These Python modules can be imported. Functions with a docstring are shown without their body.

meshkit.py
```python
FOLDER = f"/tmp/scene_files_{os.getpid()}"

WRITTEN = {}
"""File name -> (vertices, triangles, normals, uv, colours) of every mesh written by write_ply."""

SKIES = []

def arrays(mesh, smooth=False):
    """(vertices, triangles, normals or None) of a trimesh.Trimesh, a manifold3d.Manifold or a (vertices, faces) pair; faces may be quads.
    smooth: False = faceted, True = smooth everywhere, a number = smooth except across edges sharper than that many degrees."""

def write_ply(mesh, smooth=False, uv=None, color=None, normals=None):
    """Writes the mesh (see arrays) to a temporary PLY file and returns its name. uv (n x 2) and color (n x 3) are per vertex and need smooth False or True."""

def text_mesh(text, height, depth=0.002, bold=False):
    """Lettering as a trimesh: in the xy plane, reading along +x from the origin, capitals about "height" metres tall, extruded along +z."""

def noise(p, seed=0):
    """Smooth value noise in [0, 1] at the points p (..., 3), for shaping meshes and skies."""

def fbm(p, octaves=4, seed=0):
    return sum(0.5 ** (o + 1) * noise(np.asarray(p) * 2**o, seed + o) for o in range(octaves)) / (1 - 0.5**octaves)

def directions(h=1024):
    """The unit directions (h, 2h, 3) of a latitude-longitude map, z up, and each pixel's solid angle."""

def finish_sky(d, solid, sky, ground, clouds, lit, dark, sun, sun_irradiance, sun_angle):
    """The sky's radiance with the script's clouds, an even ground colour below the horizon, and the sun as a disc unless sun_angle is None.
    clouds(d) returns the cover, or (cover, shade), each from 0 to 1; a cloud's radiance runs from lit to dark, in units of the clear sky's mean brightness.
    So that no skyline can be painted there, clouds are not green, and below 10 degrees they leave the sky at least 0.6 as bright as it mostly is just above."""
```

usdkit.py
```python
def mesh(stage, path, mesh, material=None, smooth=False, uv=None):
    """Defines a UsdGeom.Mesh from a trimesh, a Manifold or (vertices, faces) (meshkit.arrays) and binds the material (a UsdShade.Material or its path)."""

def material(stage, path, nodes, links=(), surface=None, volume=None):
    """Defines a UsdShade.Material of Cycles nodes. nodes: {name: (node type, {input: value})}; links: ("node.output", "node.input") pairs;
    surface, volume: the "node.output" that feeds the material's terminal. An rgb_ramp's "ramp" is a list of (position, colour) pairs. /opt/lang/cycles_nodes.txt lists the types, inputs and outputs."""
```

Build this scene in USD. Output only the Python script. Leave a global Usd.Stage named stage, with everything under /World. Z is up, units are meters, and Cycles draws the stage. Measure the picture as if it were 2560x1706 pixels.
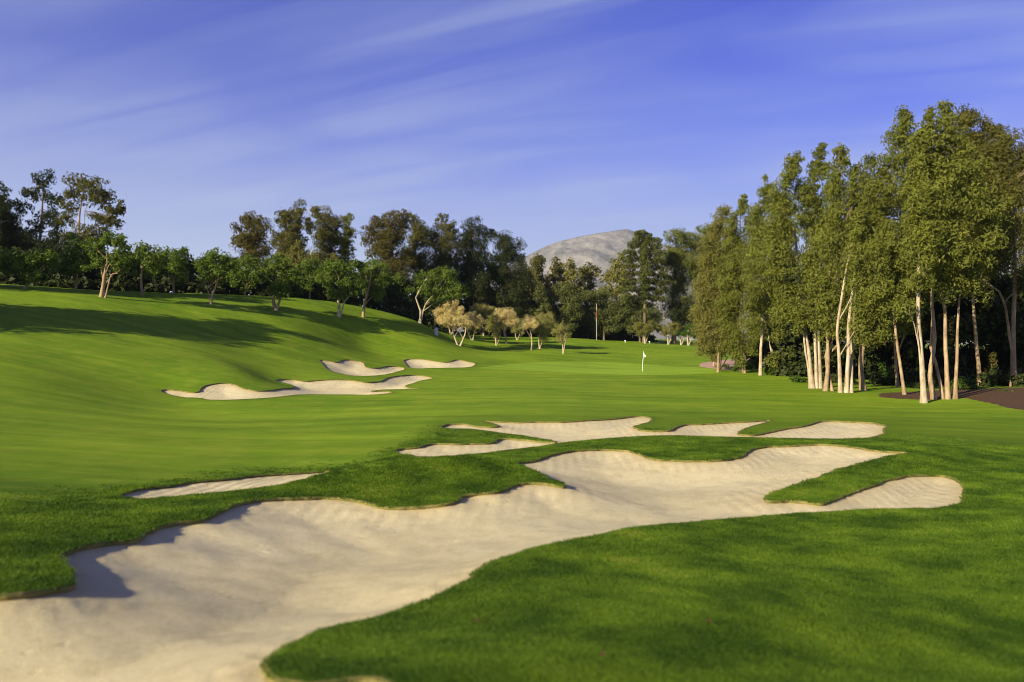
import math, numpy as np, trimesh, usdkit, meshkit, shapely
from shapely.geometry import Polygon
from scipy.interpolate import RBFInterpolator
from scipy.spatial import Delaunay, cKDTree
from pxr import Usd, UsdGeom, UsdLux, UsdShade, Gf, Sdf, Vt

# ------------------------------------------------------------------ camera, sky, sun, exposure
FOCAL_MM = 28.0
F = FOCAL_MM / 36.0 * 2560.0          # focal length in pixels of the 2560 px wide photograph
CX, CY = 1280.0, 853.0
ZC = 4.0                              # height of the lens above the scene's zero level
SUN_ELEV = math.radians(22.0)
SUN_XY = np.array([-0.73, -0.68]); SUN_XY /= np.linalg.norm(SUN_XY)
SUN_DIR = np.array([SUN_XY[0] * math.cos(SUN_ELEV), SUN_XY[1] * math.cos(SUN_ELEV), math.sin(SUN_ELEV)])
EXPOSURE = 1.1

stage = Usd.Stage.CreateInMemory()
UsdGeom.SetStageUpAxis(stage, "Z")
UsdGeom.SetStageMetersPerUnit(stage, 1.0)
UsdGeom.Xform.Define(stage, "/World")
stage.SetDefaultPrim(stage.GetPrimAtPath("/World"))
UsdGeom.Scope.Define(stage, "/World/Looks")

cam = UsdGeom.Camera.Define(stage, "/World/camera")
cam.CreateHorizontalApertureAttr(36.0)
cam.CreateFocalLengthAttr(FOCAL_MM)
cam.CreateFStopAttr(0.85)
cam.CreateFocusDistanceAttr(60.0)
cam.CreateExposureAttr(EXPOSURE)
cam.CreateClippingRangeAttr((0.05, 50000.0))
cam.AddTranslateOp().Set((0, 0, ZC))
cam.AddRotateXOp().Set(90.0)

dome = UsdLux.DomeLight.Define(stage, "/World/sky")
dome.GetPrim().SetCustomDataByKey("kind", "structure")
sun = UsdLux.DistantLight.Define(stage, "/World/sun")
sun.CreateNormalizeAttr(True)
sun.CreateIntensityAttr(1.25)
sun.CreateAngleAttr(0.53)
sun.CreateColorAttr(Gf.Vec3f(1.0, 0.90, 0.66))
zaxis = Gf.Vec3d(*SUN_DIR)
sun.AddTransformOp().Set(Gf.Matrix4d().SetRotate(Gf.Rotation(Gf.Vec3d(0, 0, 1), zaxis)))

SKY_STRENGTH = 0.05
sky_nodes = {
    "tc": ("texture_coordinate", {}),
    "sky": ("sky_texture", {"sky_type": "single_scattering", "sun_disc": False, "sun_elevation": SUN_ELEV, "sun_rotation": math.atan2(SUN_DIR[0], SUN_DIR[1]),
                            "altitude": 300.0, "air_density": 1.0, "aerosol_density": 0.6, "ozone_density": 3.0}),
    "tint": ("mix", {"mix_type": "multiply", "fac": 1.0, "color2": (0.09, 0.255, 1.42)}),
    "sep": ("separate_xyz", {}),
    "zup": ("math", {"math_type": "maximum", "value2": 0.0}),
    "zz": ("math", {"math_type": "add", "value2": 0.16}),
    "dx": ("math", {"math_type": "divide"}),
    "dy": ("math", {"math_type": "divide"}),
    "pl": ("combine_xyz", {"z": 0.0}),
    # the cirrus streaks all run one way over the ground
    "m1": ("mapping", {"rotation": (0, 0, math.radians(20)), "scale": (1.0, 1.0, 1.0), "location": (0.9, 0.35, 0.0)}),
    "m1s": ("mapping", {"scale": (0.8, 1.3, 1.0)}),
    "n1": ("noise_texture", {"scale": 1.1, "detail": 3.0, "roughness": 0.45, "distortion": 0.5}),
    "m2s": ("mapping", {"scale": (0.42, 3.2, 1.0), "location": (3.1, 1.7, 0)}),
    "n2": ("noise_texture", {"scale": 1.6, "detail": 5.0, "roughness": 0.5, "distortion": 0.5}),
    "r1": ("rgb_ramp", {"ramp": [(0.36, (0, 0, 0)), (0.72, (1, 1, 1))]}),
    "r2": ("rgb_ramp", {"ramp": [(0.36, (0.15, 0.15, 0.15)), (0.75, (1, 1, 1))]}),
    "cv": ("mix", {"mix_type": "multiply", "fac": 1.0}),
    "thin": ("mix", {"mix_type": "multiply", "fac": 1.0, "color2": (0.72, 0.72, 0.72)}),
    "hz": ("rgb_ramp", {"ramp": [(p, (v, v, v)) for p, v in ((0.0, 0.92), (0.08, 0.88), (0.13, 0.74), (0.18, 0.52), (0.24, 0.30), (0.31, 0.13), (0.42, 0.03), (0.6, 0.0), (1.0, 0.0))]}),
    "veil": ("mix", {"mix_type": "screen", "fac": 1.0}),
    "out": ("mix", {"mix_type": "mix", "color2": (4.75, 5.65, 7.2)}),
    "bg": ("background_shader", {"strength": SKY_STRENGTH}),
}
usdkit.material(stage, "/World/Looks/sky_look", sky_nodes, [
    ("sky.color", "tint.color1"), ("tc.generated", "sep.vector"), ("sep.z", "zup.value1"), ("zup.value", "zz.value1"),
    ("sep.x", "dx.value1"), ("zz.value", "dx.value2"), ("sep.y", "dy.value1"), ("zz.value", "dy.value2"),
    ("dx.value", "pl.x"), ("dy.value", "pl.y"), ("pl.vector", "m1.vector"), ("m1.vector", "m1s.vector"), ("m1.vector", "m2s.vector"),
    ("m1s.vector", "n1.vector"), ("m2s.vector", "n2.vector"), ("n1.fac", "r1.fac"), ("n2.fac", "r2.fac"),
    ("r1.color", "cv.color1"), ("r2.color", "cv.color2"), ("cv.color", "thin.color1"), ("zup.value", "hz.fac"),
    ("thin.color", "veil.color1"), ("hz.color", "veil.color2"), ("veil.color", "out.fac"), ("tint.color", "out.color1"), ("out.color", "bg.color")],
    surface="bg.background")
UsdShade.MaterialBindingAPI.Apply(dome.GetPrim()).Bind(UsdShade.Material.Get(stage, "/World/Looks/sky_look"))

# ------------------------------------------------------------------ helpers
used = {}
def numbered(path):
    n = used.get(path, -1) + 1
    used[path] = n
    return path if n == 0 else f"{path}_{n:03d}"

def tag(prim, label=None, cat=None, group=None, kind=None):
    for k, v in (("label", label), ("category", cat), ("group", group), ("kind", kind)):
        if v:
            prim.SetCustomDataByKey(k, v)

def thing(name, label, cat, loc=(0, 0, 0), group=None, kind=None):
    x = UsdGeom.Xform.Define(stage, numbered("/World/" + name))
    x.AddTranslateOp().Set(tuple(float(c) for c in loc))
    tag(x.GetPrim(), label, cat, group, kind)
    return str(x.GetPath())

def obj(name, mesh, mat, parent="/World", smooth=False):
    return usdkit.mesh(stage, numbered(parent + "/" + name), mesh, "/World/Looks/" + mat, smooth=smooth)

def primvar(m, name, values):
    UsdGeom.PrimvarsAPI(m).CreatePrimvar(name, Sdf.ValueTypeNames.FloatArray, "vertex").Set(Vt.FloatArray.FromNumpy(np.asarray(values, np.float32)))

def tube(path, radii, sides=8):
    path = np.asarray(path, float); radii = np.asarray(radii, float); n = len(path)
    t = np.gradient(path, axis=0); t /= np.linalg.norm(t, axis=1, keepdims=True) + 1e-9
    ref = np.array([0.0, 1.0, 0.0]) if abs(t[:, 1]).mean() < 0.8 else np.array([1.0, 0, 0])
    a = np.cross(t, ref); a /= np.linalg.norm(a, axis=1, keepdims=True) + 1e-9
    b = np.cross(t, a)
    ang = np.linspace(0, 2 * np.pi, sides, endpoint=False)
    v = path[:, None] + radii[:, None, None] * (np.cos(ang)[None, :, None] * a[:, None] + np.sin(ang)[None, :, None] * b[:, None])
    v = v.reshape(-1, 3); f = []
    for i in range(n - 1):
        for j in range(sides):
            p, q = i * sides + j, i * sides + (j + 1) % sides
            f += [[p, q, q + sides], [p, q + sides, p + sides]]
    c0, c1 = len(v), len(v) + 1
    v = np.vstack([v, path[:1], path[-1:]])
    for j in range(sides):
        f += [[c0, (j + 1) % sides, j], [c1, (n - 1) * sides + j, (n - 1) * sides + (j + 1) % sides]]
    return v, np.array(f)[:, ::-1]

def join(parts):
    vs, fs, n = [], [], 0
    for v, f in parts:
        vs.append(v); fs.append(np.asarray(f) + n); n += len(v)
    return np.vstack(vs), np.vstack(fs)

def spline(p, step):
    """Catmull-Rom through the points p (open), about one sample per step."""
    p = np.asarray(p, float); q = np.vstack([2 * p[0] - p[1], p, 2 * p[-1] - p[-2]]); out = []
    for i in range(1, len(q) - 2):
        n = max(1, int(np.ceil(np.linalg.norm(q[i + 1] - q[i]) / step)))
        t = (np.arange(n) / n)[:, None]
        out.append(0.5 * (2 * q[i] + (q[i + 1] - q[i - 1]) * t + (2 * q[i - 1] - 5 * q[i] + 4 * q[i + 1] - q[i + 2]) * t**2 + (3 * q[i] - q[i - 1] - 3 * q[i + 1] + q[i + 2]) * t**3))
    out.append(p[-1:])
    return np.vstack(out)

# ------------------------------------------------------------------ the lie of the land
# surveyed spots: (column, row) in the photograph and the distance ahead in metres
SPOTS = [
    # near ground
    (1280, 1669, 5), (670, 1667, 5.2), (1800, 1706, 5.0), (2560, 1706, 6), (0, 1487, 7.0), (0, 1706, 5.4), (1004, 1526, 7.2), (1280, 1390, 9.7), (1800, 1500, 7.5), (2560, 1500, 8.7),
    (150, 1391, 9), (400, 1313, 11.5), (650, 1250, 14.5), (300, 1245, 14.2), (0, 1400, 8.6), (0, 1250, 12.5), (2000, 1400, 10.5), (1600, 1319, 12.2), (2000, 1284, 14.5), (2300, 1274, 15.2),
    (2560, 1250, 16.0), (2412, 1235, 17), (950, 1268, 14.6), (1380, 1214, 16.6), (1000, 1225, 16.2), (1080, 1190, 17.6), (1100, 1153, 19.4), (820, 1200, 17.5), (1180, 1154, 20.2),
    # second tier
    (650, 1190, 19.2), (845, 1176, 20.6), (300, 1225, 15.5), (1290, 1158, 21.0), (1437, 1127, 24), (1640, 1148, 22.3), (1850, 1140, 22.6), (2041, 1111, 25), (2270, 1132, 22.3), (1940, 1240, 16.9), (2150, 1195, 19), (2334, 1188, 19.8),
    (1036, 1143, 22.5), (1410, 1107, 26.5), (1090, 1110, 26.0), (1110, 1067, 31.0), (1624, 1091, 28), (2090, 1098, 27), (1470, 1051, 34.0), (1763, 1060, 32.5), (2150, 1055, 32.5), (1300, 1093, 28.3),
    (0, 1100, 24), (300, 1100, 26), (600, 1100, 27.5), (900, 1060, 33), (1280, 1000, 46), (900, 1020, 42), (2560, 1100, 28), (2400, 1060, 33),
    # fairway and left slope
    (100, 1000, 37), (0, 900, 46), (0, 800, 58), (0, 729, 70), (250, 743, 75), (520, 761, 82), (690, 776, 87), (850, 793, 93), (1050, 808, 105), (300, 900, 52), (300, 830, 62), (600, 920, 56),
    (560, 1001, 45.5), (850, 951, 60), (690, 952, 57), (1058, 941, 69), (410, 979, 47.5), (900, 985, 51), (870, 900, 75), (990, 930, 71), (1100, 921, 79), (1100, 901, 87), (600, 850, 72), (900, 855, 90), (1150, 862, 110), (1300, 882, 104),
    (1400, 884, 108), (1280, 955, 64), (1280, 925, 80), (1480, 935, 79), (1606, 929, 84), (1500, 913, 98), (1700, 937, 79), (1850, 941, 78), (1700, 916, 98), (1550, 885, 114), (1600, 859, 140), (1430, 846, 138), (1780, 868, 138), (1810, 912, 98),
    (1600, 1000, 47), (1900, 1000, 48), (1900, 940, 78), (2050, 978, 57), (2120, 990, 53), (2310, 1008, 48.5), (2540, 965, 62), (2560, 1045, 37.5), (2300, 1050, 36), (2200, 960, 68), (2500, 955, 90), (2200, 925, 100), (2000, 905, 130),
    # beyond the tree belts, and to either side of the frame
    (0, 745, 110), (500, 770, 120), (1000, 812, 150), (1280, 838, 190), (1700, 850, 190), (1130, 838, 121), (1130, 833, 140), (1140, 846, 112), (1140, 866, 101), (1400, 846, 150), (2400, 895, 180), (300, 770, 170),
    (-500, 1500, 6.5), (-500, 1200, 13), (-500, 1050, 24), (-500, 850, 45), (-500, 670, 72), (-500, 690, 120), (3060, 1600, 7), (3060, 1250, 15), (3060, 1060, 34), (3060, 960, 75), (3060, 900, 170),
]
S = np.array(SPOTS, float)
su, sv, sz = (S[:, 0] - CX) / F, np.log(S[:, 2]), ZC - S[:, 2] * (S[:, 1] - CY) / F
near = [(u, math.log(d), z) for u in (-0.9, -0.4, 0, 0.4, 0.9) for d, z in ((0.8, ZC - 1.75), (2.5, ZC - 1.85), (4.0, ZC - 1.98))]
near = np.array(near)
su, sv, sz = np.r_[su, near[:, 0]], np.r_[sv, near[:, 1]], np.r_[sz, near[:, 2]]
rbf = RBFInterpolator(np.c_[su, sv * 0.8], sz, kernel="thin_plate_spline", smoothing=2e-4)

MOUNDS = [(-1.75, 18.6, 0.30, 2.1, 1.3), (-3.6, 17.4, 0.14, 1.8, 1.2)]
def zuv(u, d):
    """Ground level along the direction u = x / y at the distance d ahead."""
    u, d = np.broadcast_arrays(np.asarray(u, float), np.asarray(d, float))
    uc, dc = np.clip(u, -0.92, 0.92), np.clip(d, 0.6, 190.0)
    z = rbf(np.c_[uc.ravel(), np.log(dc.ravel()) * 0.8]).reshape(u.shape)
    x, y = u * d, d
    und = meshkit.fbm(np.stack([x / 9, y / 9, 0 * x], -1), 3, 5) - 0.5
    z = z + und * 0.30 * np.clip((d - 26) / 25, 0, 1) * np.clip((200 - d) / 60, 0, 1)
    z = z + (meshkit.fbm(np.stack([x / 1.6, y / 1.6, 0 * x], -1), 3, 8) - 0.5) * 0.06 * np.clip(1.3 - d / 40, 0, 1)
    for mx, my, mh, wx, wy in MOUNDS:
        z = z + mh * np.exp(-((x - mx) / wx) ** 2 - ((y - my) / wy) ** 2)
    far = np.clip((d - 200) / 600, 0, 1)
    return z * (1 - far) + (-6.0) * far

GU, GD = np.linspace(-0.95, 0.95, 420), np.arange(math.log(0.6), math.log(215), 0.009)
GZ = zuv(GU[:, None] + 0 * GD, np.exp(GD)[None] + 0 * GU[:, None])
def zuv_fast(u, d):
    a = np.clip((np.asarray(u, float) - GU[0]) / (GU[1] - GU[0]), 0, len(GU) - 1.001); b = np.clip((np.log(np.maximum(d, 0.61)) - GD[0]) / 0.009, 0, len(GD) - 1.001)
    i, j = a.astype(int), b.astype(int); s, t = a - i, b - j
    return (GZ[i, j] * (1 - t) + GZ[i, j + 1] * t) * (1 - s) + (GZ[i + 1, j] * (1 - t) + GZ[i + 1, j + 1] * t) * s

def zxy(x, y):
    x, y = np.asarray(x, float), np.asarray(y, float)
    return zuv_fast(x / np.maximum(y, 1e-3), y)

DS = np.exp(np.arange(math.log(1.2), math.log(190), 0.004))
def ground(px, py):
    """Distances at which the photograph's pixels first meet the ground."""
    px, py = np.atleast_1d(px).astype(float), np.atleast_1d(py).astype(float)
    out = np.zeros(len(px))
    for i in range(0, len(px), 200):
        u = (px[i:i + 200] - CX) / F
        row = CY + (ZC - zuv_fast(u[:, None] + 0 * DS, DS[None] + 0 * u[:, None])) * F / DS
        hit = row <= py[i:i + 200, None]
        k = np.where(hit.any(1), hit.argmax(1), len(DS) - 1)
        out[i:i + 200] = DS[k]
    return out

def foot(px, py):
    d = float(ground(px, py)[0]); u = (px - CX) / F
    return np.array([u * d, d, float(zuv(u, d))])

def at(px, py, d):
    return np.array([(px - CX) / F * d, d, ZC - (py - CY) / F * d])

# ------------------------------------------------------------------ outlines of bunkers, green, path, litter
A = [(0,1487),(50,1483),(115,1475),(168,1467),(176,1441),(161,1414),(149,1391),(168,1376),(214,1364),(268,1357),(337,1349),(367,1330),(405,1313),(459,1305),(505,1299),(551,1276),(593,1261),(650,1250),(727,1246),(822,1244),(891,1251),
     (927,1260),(958,1268),(1002,1269),(1063,1266),(1118,1261),(1145,1247),(1172,1237),(1226,1231),(1267,1221),(1298,1210),(1342,1207),(1383,1211),(1412,1218),(1403,1208),(1369,1197),(1339,1180),(1308,1167),(1286,1159),(1300,1156),(1335,1152),(1369,1141),(1396,1133),(1437,1127),
     (1495,1124),(1539,1125),(1577,1129),(1604,1138),(1634,1148),(1682,1151),(1771,1152),(1828,1147),(1861,1137),(1873,1125),(1902,1118),(1967,1115),(2041,1111),(2098,1113),(2143,1119),(2192,1127),(2236,1130),(2269,1132),(2253,1136),(2212,1143),(2163,1157),
     (2098,1174),(2041,1196),(1984,1215),(1943,1229),(1914,1245),(1922,1254),(1967,1251),(2008,1255),(2053,1259),(2081,1250),(2122,1235),(2171,1217),(2220,1200),(2273,1190),(2334,1188),(2371,1192),(2400,1204),(2412,1221),(2413,1243),(2404,1258),(2375,1267),(2343,1272),
     (2269,1274),(2192,1275),(2110,1280),(2028,1284),(1959,1288),(1886,1294),(1796,1302),(1702,1310),(1600,1319),(1556,1327),(1450,1349),(1365,1367),(1280,1390),(1212,1416),(1184,1444),(1140,1473),(1089,1495),(1004,1526),(919,1554),(812,1580),(740,1609),(685,1645),
     (670,1667),(681,1688),(706,1705),(770,1718),(840,1707),(900,1697),(945,1697),(985,1710),(1010,1760),(1000,2000),(400,2100),(-500,2050),(-700,1700),(-300,1520)]
B = [(1104,1067),(1118,1062),(1145,1060),(1172,1062),(1189,1066),(1226,1068),(1247,1066),(1226,1058),(1209,1053),(1233,1054),(1291,1056),(1352,1055),(1410,1055),(1471,1051),(1529,1048),(1573,1043),(1607,1041),(1628,1046),(1624,1055),(1604,1061),(1583,1067),
     (1597,1074),(1614,1077),(1658,1078),(1679,1075),(1692,1068),(1714,1062),(1763,1060),(1816,1057),(1877,1054),(1926,1051),(1910,1058),(1873,1068),(1849,1080),(1845,1086),(1886,1088),(1922,1081),(1967,1072),(2012,1065),(2045,1055),(2081,1053),(2130,1055),(2179,1057),
     (2200,1061),(2216,1066),(2208,1076),(2212,1084),(2188,1092),(2167,1096),(2090,1098),(1988,1097),(1886,1095),(1763,1092),(1699,1090),(1624,1091),(1546,1095),(1478,1101),(1410,1108),(1342,1118),(1274,1126),(1206,1135),(1138,1141),(1070,1144),(1036,1142),(1012,1138),
     (985,1131),(995,1123),(1036,1120),(1060,1114),(1090,1109),(1138,1110),(1189,1109),(1230,1107),(1243,1100),(1267,1097),(1301,1099),(1350,1104),(1393,1106),(1360,1099),(1308,1090),(1257,1084),(1206,1077),(1172,1073),(1131,1073),(1111,1071)]
C = [(294,1242),(317,1232),(352,1223),(421,1216),(459,1208),(555,1199),(650,1189),(765,1182),(841,1176),(796,1190),(746,1203),(708,1213),(631,1224),(555,1232),(459,1241),(367,1249),(325,1248)]
D = [(400,978),(411,974),(438,976),(476,982),(500,980),(503,970),(514,965),(534,961),(556,958),(579,960),(595,967),(618,974),(648,978),(679,976),(706,972),(735,970),(732,964),(706,957),(687,952),(706,949),(732,950),(763,954),(790,952),(828,950),(862,950),(893,953),
     (916,957),(954,953),(966,946),(1000,940),(1038,938),(1058,940),(1082,946),(1058,951),(1031,959),(1015,965),(1027,971),(1059,973),(1000,974),(954,975),(926,979),(962,978),(983,982),(962,985),(924,988),(866,987),(809,987),(752,987),(713,991),(675,995),(618,999),(560,1001),(522,1001),(503,997),(465,995),(434,990),(411,984)]
E = [(797,900),(817,902),(843,907),(851,902),(870,900),(897,904),(910,909),(914,918),(935,921),(958,919),(970,916),(1000,918),(1012,921),(1010,925),(989,931),(962,937),(916,941),(874,939),(840,932),(817,923),(805,909)]
FF = [(1008,902),(1023,898),(1058,899),(1088,904),(1115,907),(1142,900),(1165,904),(1188,909),(1176,918),(1134,920),(1077,921),(1028,921),(1016,912)]
GREEN = [(1189,921),(1260,912),(1376,905),(1500,906),(1611,911),(1649,914),(1687,917),(1745,919),(1800,927),(1790,933),(1738,936),(1687,938),(1620,938),(1478,935),(1342,928),(1250,924)]
PATH = [(1748,917),(1752,909),(1777,905),(1806,901),(1850,896),(1900,890),(1990,890),(1960,905),(1880,916),(1830,924),(1796,924)]
LITTER = [(2195,993),(2250,998),(2330,1000),(2395,995),(2435,1001),(2480,1010),(2560,1026),(2800,1046),(2900,990),(2700,968),(2400,974),(2280,980),(2205,984)]

def warp(x, y):
    return np.c_[np.arctan2(x, y), 0.5 * np.log(np.asarray(x)**2 + np.asarray(y)**2)]
def unwarp(w):
    r = np.exp(w[:, 1]); return r * np.sin(w[:, 0]), r * np.cos(w[:, 0])

def outline(pix, ragged=0.0, seed=0):
    """A traced outline laid on the ground, as a closed ring of warped points."""
    p = np.array(pix + [pix[0]], float)
    s = spline(p, 5.0)[:-1]
    d = ground(s[:, 0], s[:, 1]); u = (s[:, 0] - CX) / F
    ring = np.c_[u * d, d]
    w = warp(ring[:, 0], ring[:, 1]); w = np.vstack([w, w[:1]])
    L = np.r_[0, np.cumsum(np.linalg.norm(np.diff(w, axis=0), axis=1))]
    # smooth out distance jumps, then resample evenly
    n = max(30, int(L[-1] / 0.0032)); t = np.linspace(0, L[-1], n, endpoint=False)
    w = np.c_[np.interp(t, L, w[:, 0]), np.interp(t, L, w[:, 1])]
    k = np.array([1, 2, 3, 2, 1.0]); k /= k.sum()
    w = sum(kk * np.roll(w, j - 2, axis=0) for j, kk in enumerate(k))
    if ragged:
        x, y = unwarp(w)
        nx = meshkit.fbm(np.c_[x * 3, y * 3, 0 * x], 3, seed) - 0.5; ny = meshkit.fbm(np.c_[x * 3 + 50, y * 3, 0 * x], 3, seed + 1) - 0.5
        w = warp(x + nx * ragged, y + ny * ragged)
    p = Polygon(w).buffer(0)
    if p.geom_type != "Polygon":
        p = max(p.geoms, key=lambda g: g.area)
    w = np.array(p.exterior.coords)[:-1]
    L = np.r_[0, np.cumsum(np.linalg.norm(np.diff(np.vstack([w, w[:1]]), axis=0), axis=1))]
    n = max(30, int(L[-1] / 0.0030)); t = np.linspace(0, L[-1], n, endpoint=False); ww = np.vstack([w, w[:1]])
    return np.c_[np.interp(t, L, ww[:, 0]), np.interp(t, L, ww[:, 1])]

#            outline, depth, slope width, lip height
BUNKERS = [
    ("big", A, 0.32, 1.5, 0.05), ("mid", B, 0.20, 1.2, 0.05), ("rake", C, 0.06, 0.9, 0.04), ("wide", D, 0.38, 1.7, 0.06), ("upper", E, 0.42, 1.8, 0.06), ("greenside", FF, 0.34, 1.6, 0.06)]
rings = {n: outline(o, 0.10 if n in ("big", "mid", "rake") else 0.16, 11 + i) for i, (n, o, *_r) in enumerate(BUNKERS)}
rings["green"], rings["path"], rings["litter"] = outline(GREEN), outline(PATH), outline(LITTER, 0.5, 77)

# ------------------------------------------------------------------ the sheet of ground, cut along those outlines
th = np.radians(np.r_[np.arange(-180, -50, 5), np.arange(-50, 50.01, 0.24), np.arange(55, 180, 5)])
lv = np.r_[np.arange(math.log(0.7), math.log(215), 0.0155), np.log(np.array([230, 260, 320, 420, 600, 900, 1400, 2200, 3400, 5200, 7200.0]))]
TT, LL = np.meshgrid(th, lv, indexing="ij")
G = np.c_[TT.ravel(), LL.ravel()]
rng = np.random.default_rng(3)
inner = (np.abs(G[:, 0]) < math.radians(49)) & (G[:, 1] < math.log(210))
G[inner] += rng.uniform(-0.0012, 0.0012, (inner.sum(), 2))
allring = np.vstack(list(rings.values()))
keep = cKDTree(allring).query(G, distance_upper_bound=0.0034)[0] > 0.0033
G = G[keep]
# sections share no two points closer than a whisker
W = np.vstack([allring, G])
W = W[np.unique(np.round(W / 2e-5), axis=0, return_index=True)[1]]
tri = Delaunay(W).simplices
e1, e2 = W[tri[:, 1]] - W[tri[:, 0]], W[tri[:, 2]] - W[tri[:, 0]]
cr = e1[:, 0] * e2[:, 1] - e1[:, 1] * e2[:, 0]
tri = tri[np.abs(cr) > 1e-12]; cr = cr[np.abs(cr) > 1e-12]
tri[cr > 0] = tri[cr > 0][:, ::-1]
X, Y = unwarp(W)
Zb = zuv(np.where(Y > 0.05 * np.abs(X), X / np.maximum(Y, 1e-6), np.sign(X) * 9), np.hypot(X, Y) * np.where(np.abs(W[:, 0]) < 0.9, np.cos(W[:, 0]), math.cos(0.9)))
# behind the lens both flanks run into each other
back = np.clip((np.abs(W[:, 0]) - math.radians(60)) / math.radians(120), 0, 1)
Zb = Zb * (1 - back) + (ZC - 2.4 + 0 * Zb) * back
cen = W[tri].mean(1)
zone = np.full(len(tri), -1)
names = list(rings)
for i, n in enumerate(names):
    pol = Polygon(rings[n]).buffer(0); shapely.prepare(pol)
    zone[shapely.contains_xy(pol, cen[:, 0], cen[:, 1])] = i

def sub(mask):
    f = tri[mask]; ids, inv = np.unique(f, return_inverse=True)
    return ids, inv.reshape(-1, 3)

def pick_ground(ids, f, dz=None):
    z = Zb[ids] if dz is None else Zb[ids] + dz
    return np.c_[X[ids], Y[ids], z], f
PLAIN = True

# ------------------------------------------------------------------ materials
def M(name, nodes, links, surface="p.BSDF", **k):
    return usdkit.material(stage, "/World/Looks/" + name, nodes, links, surface=surface, **k)

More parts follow.
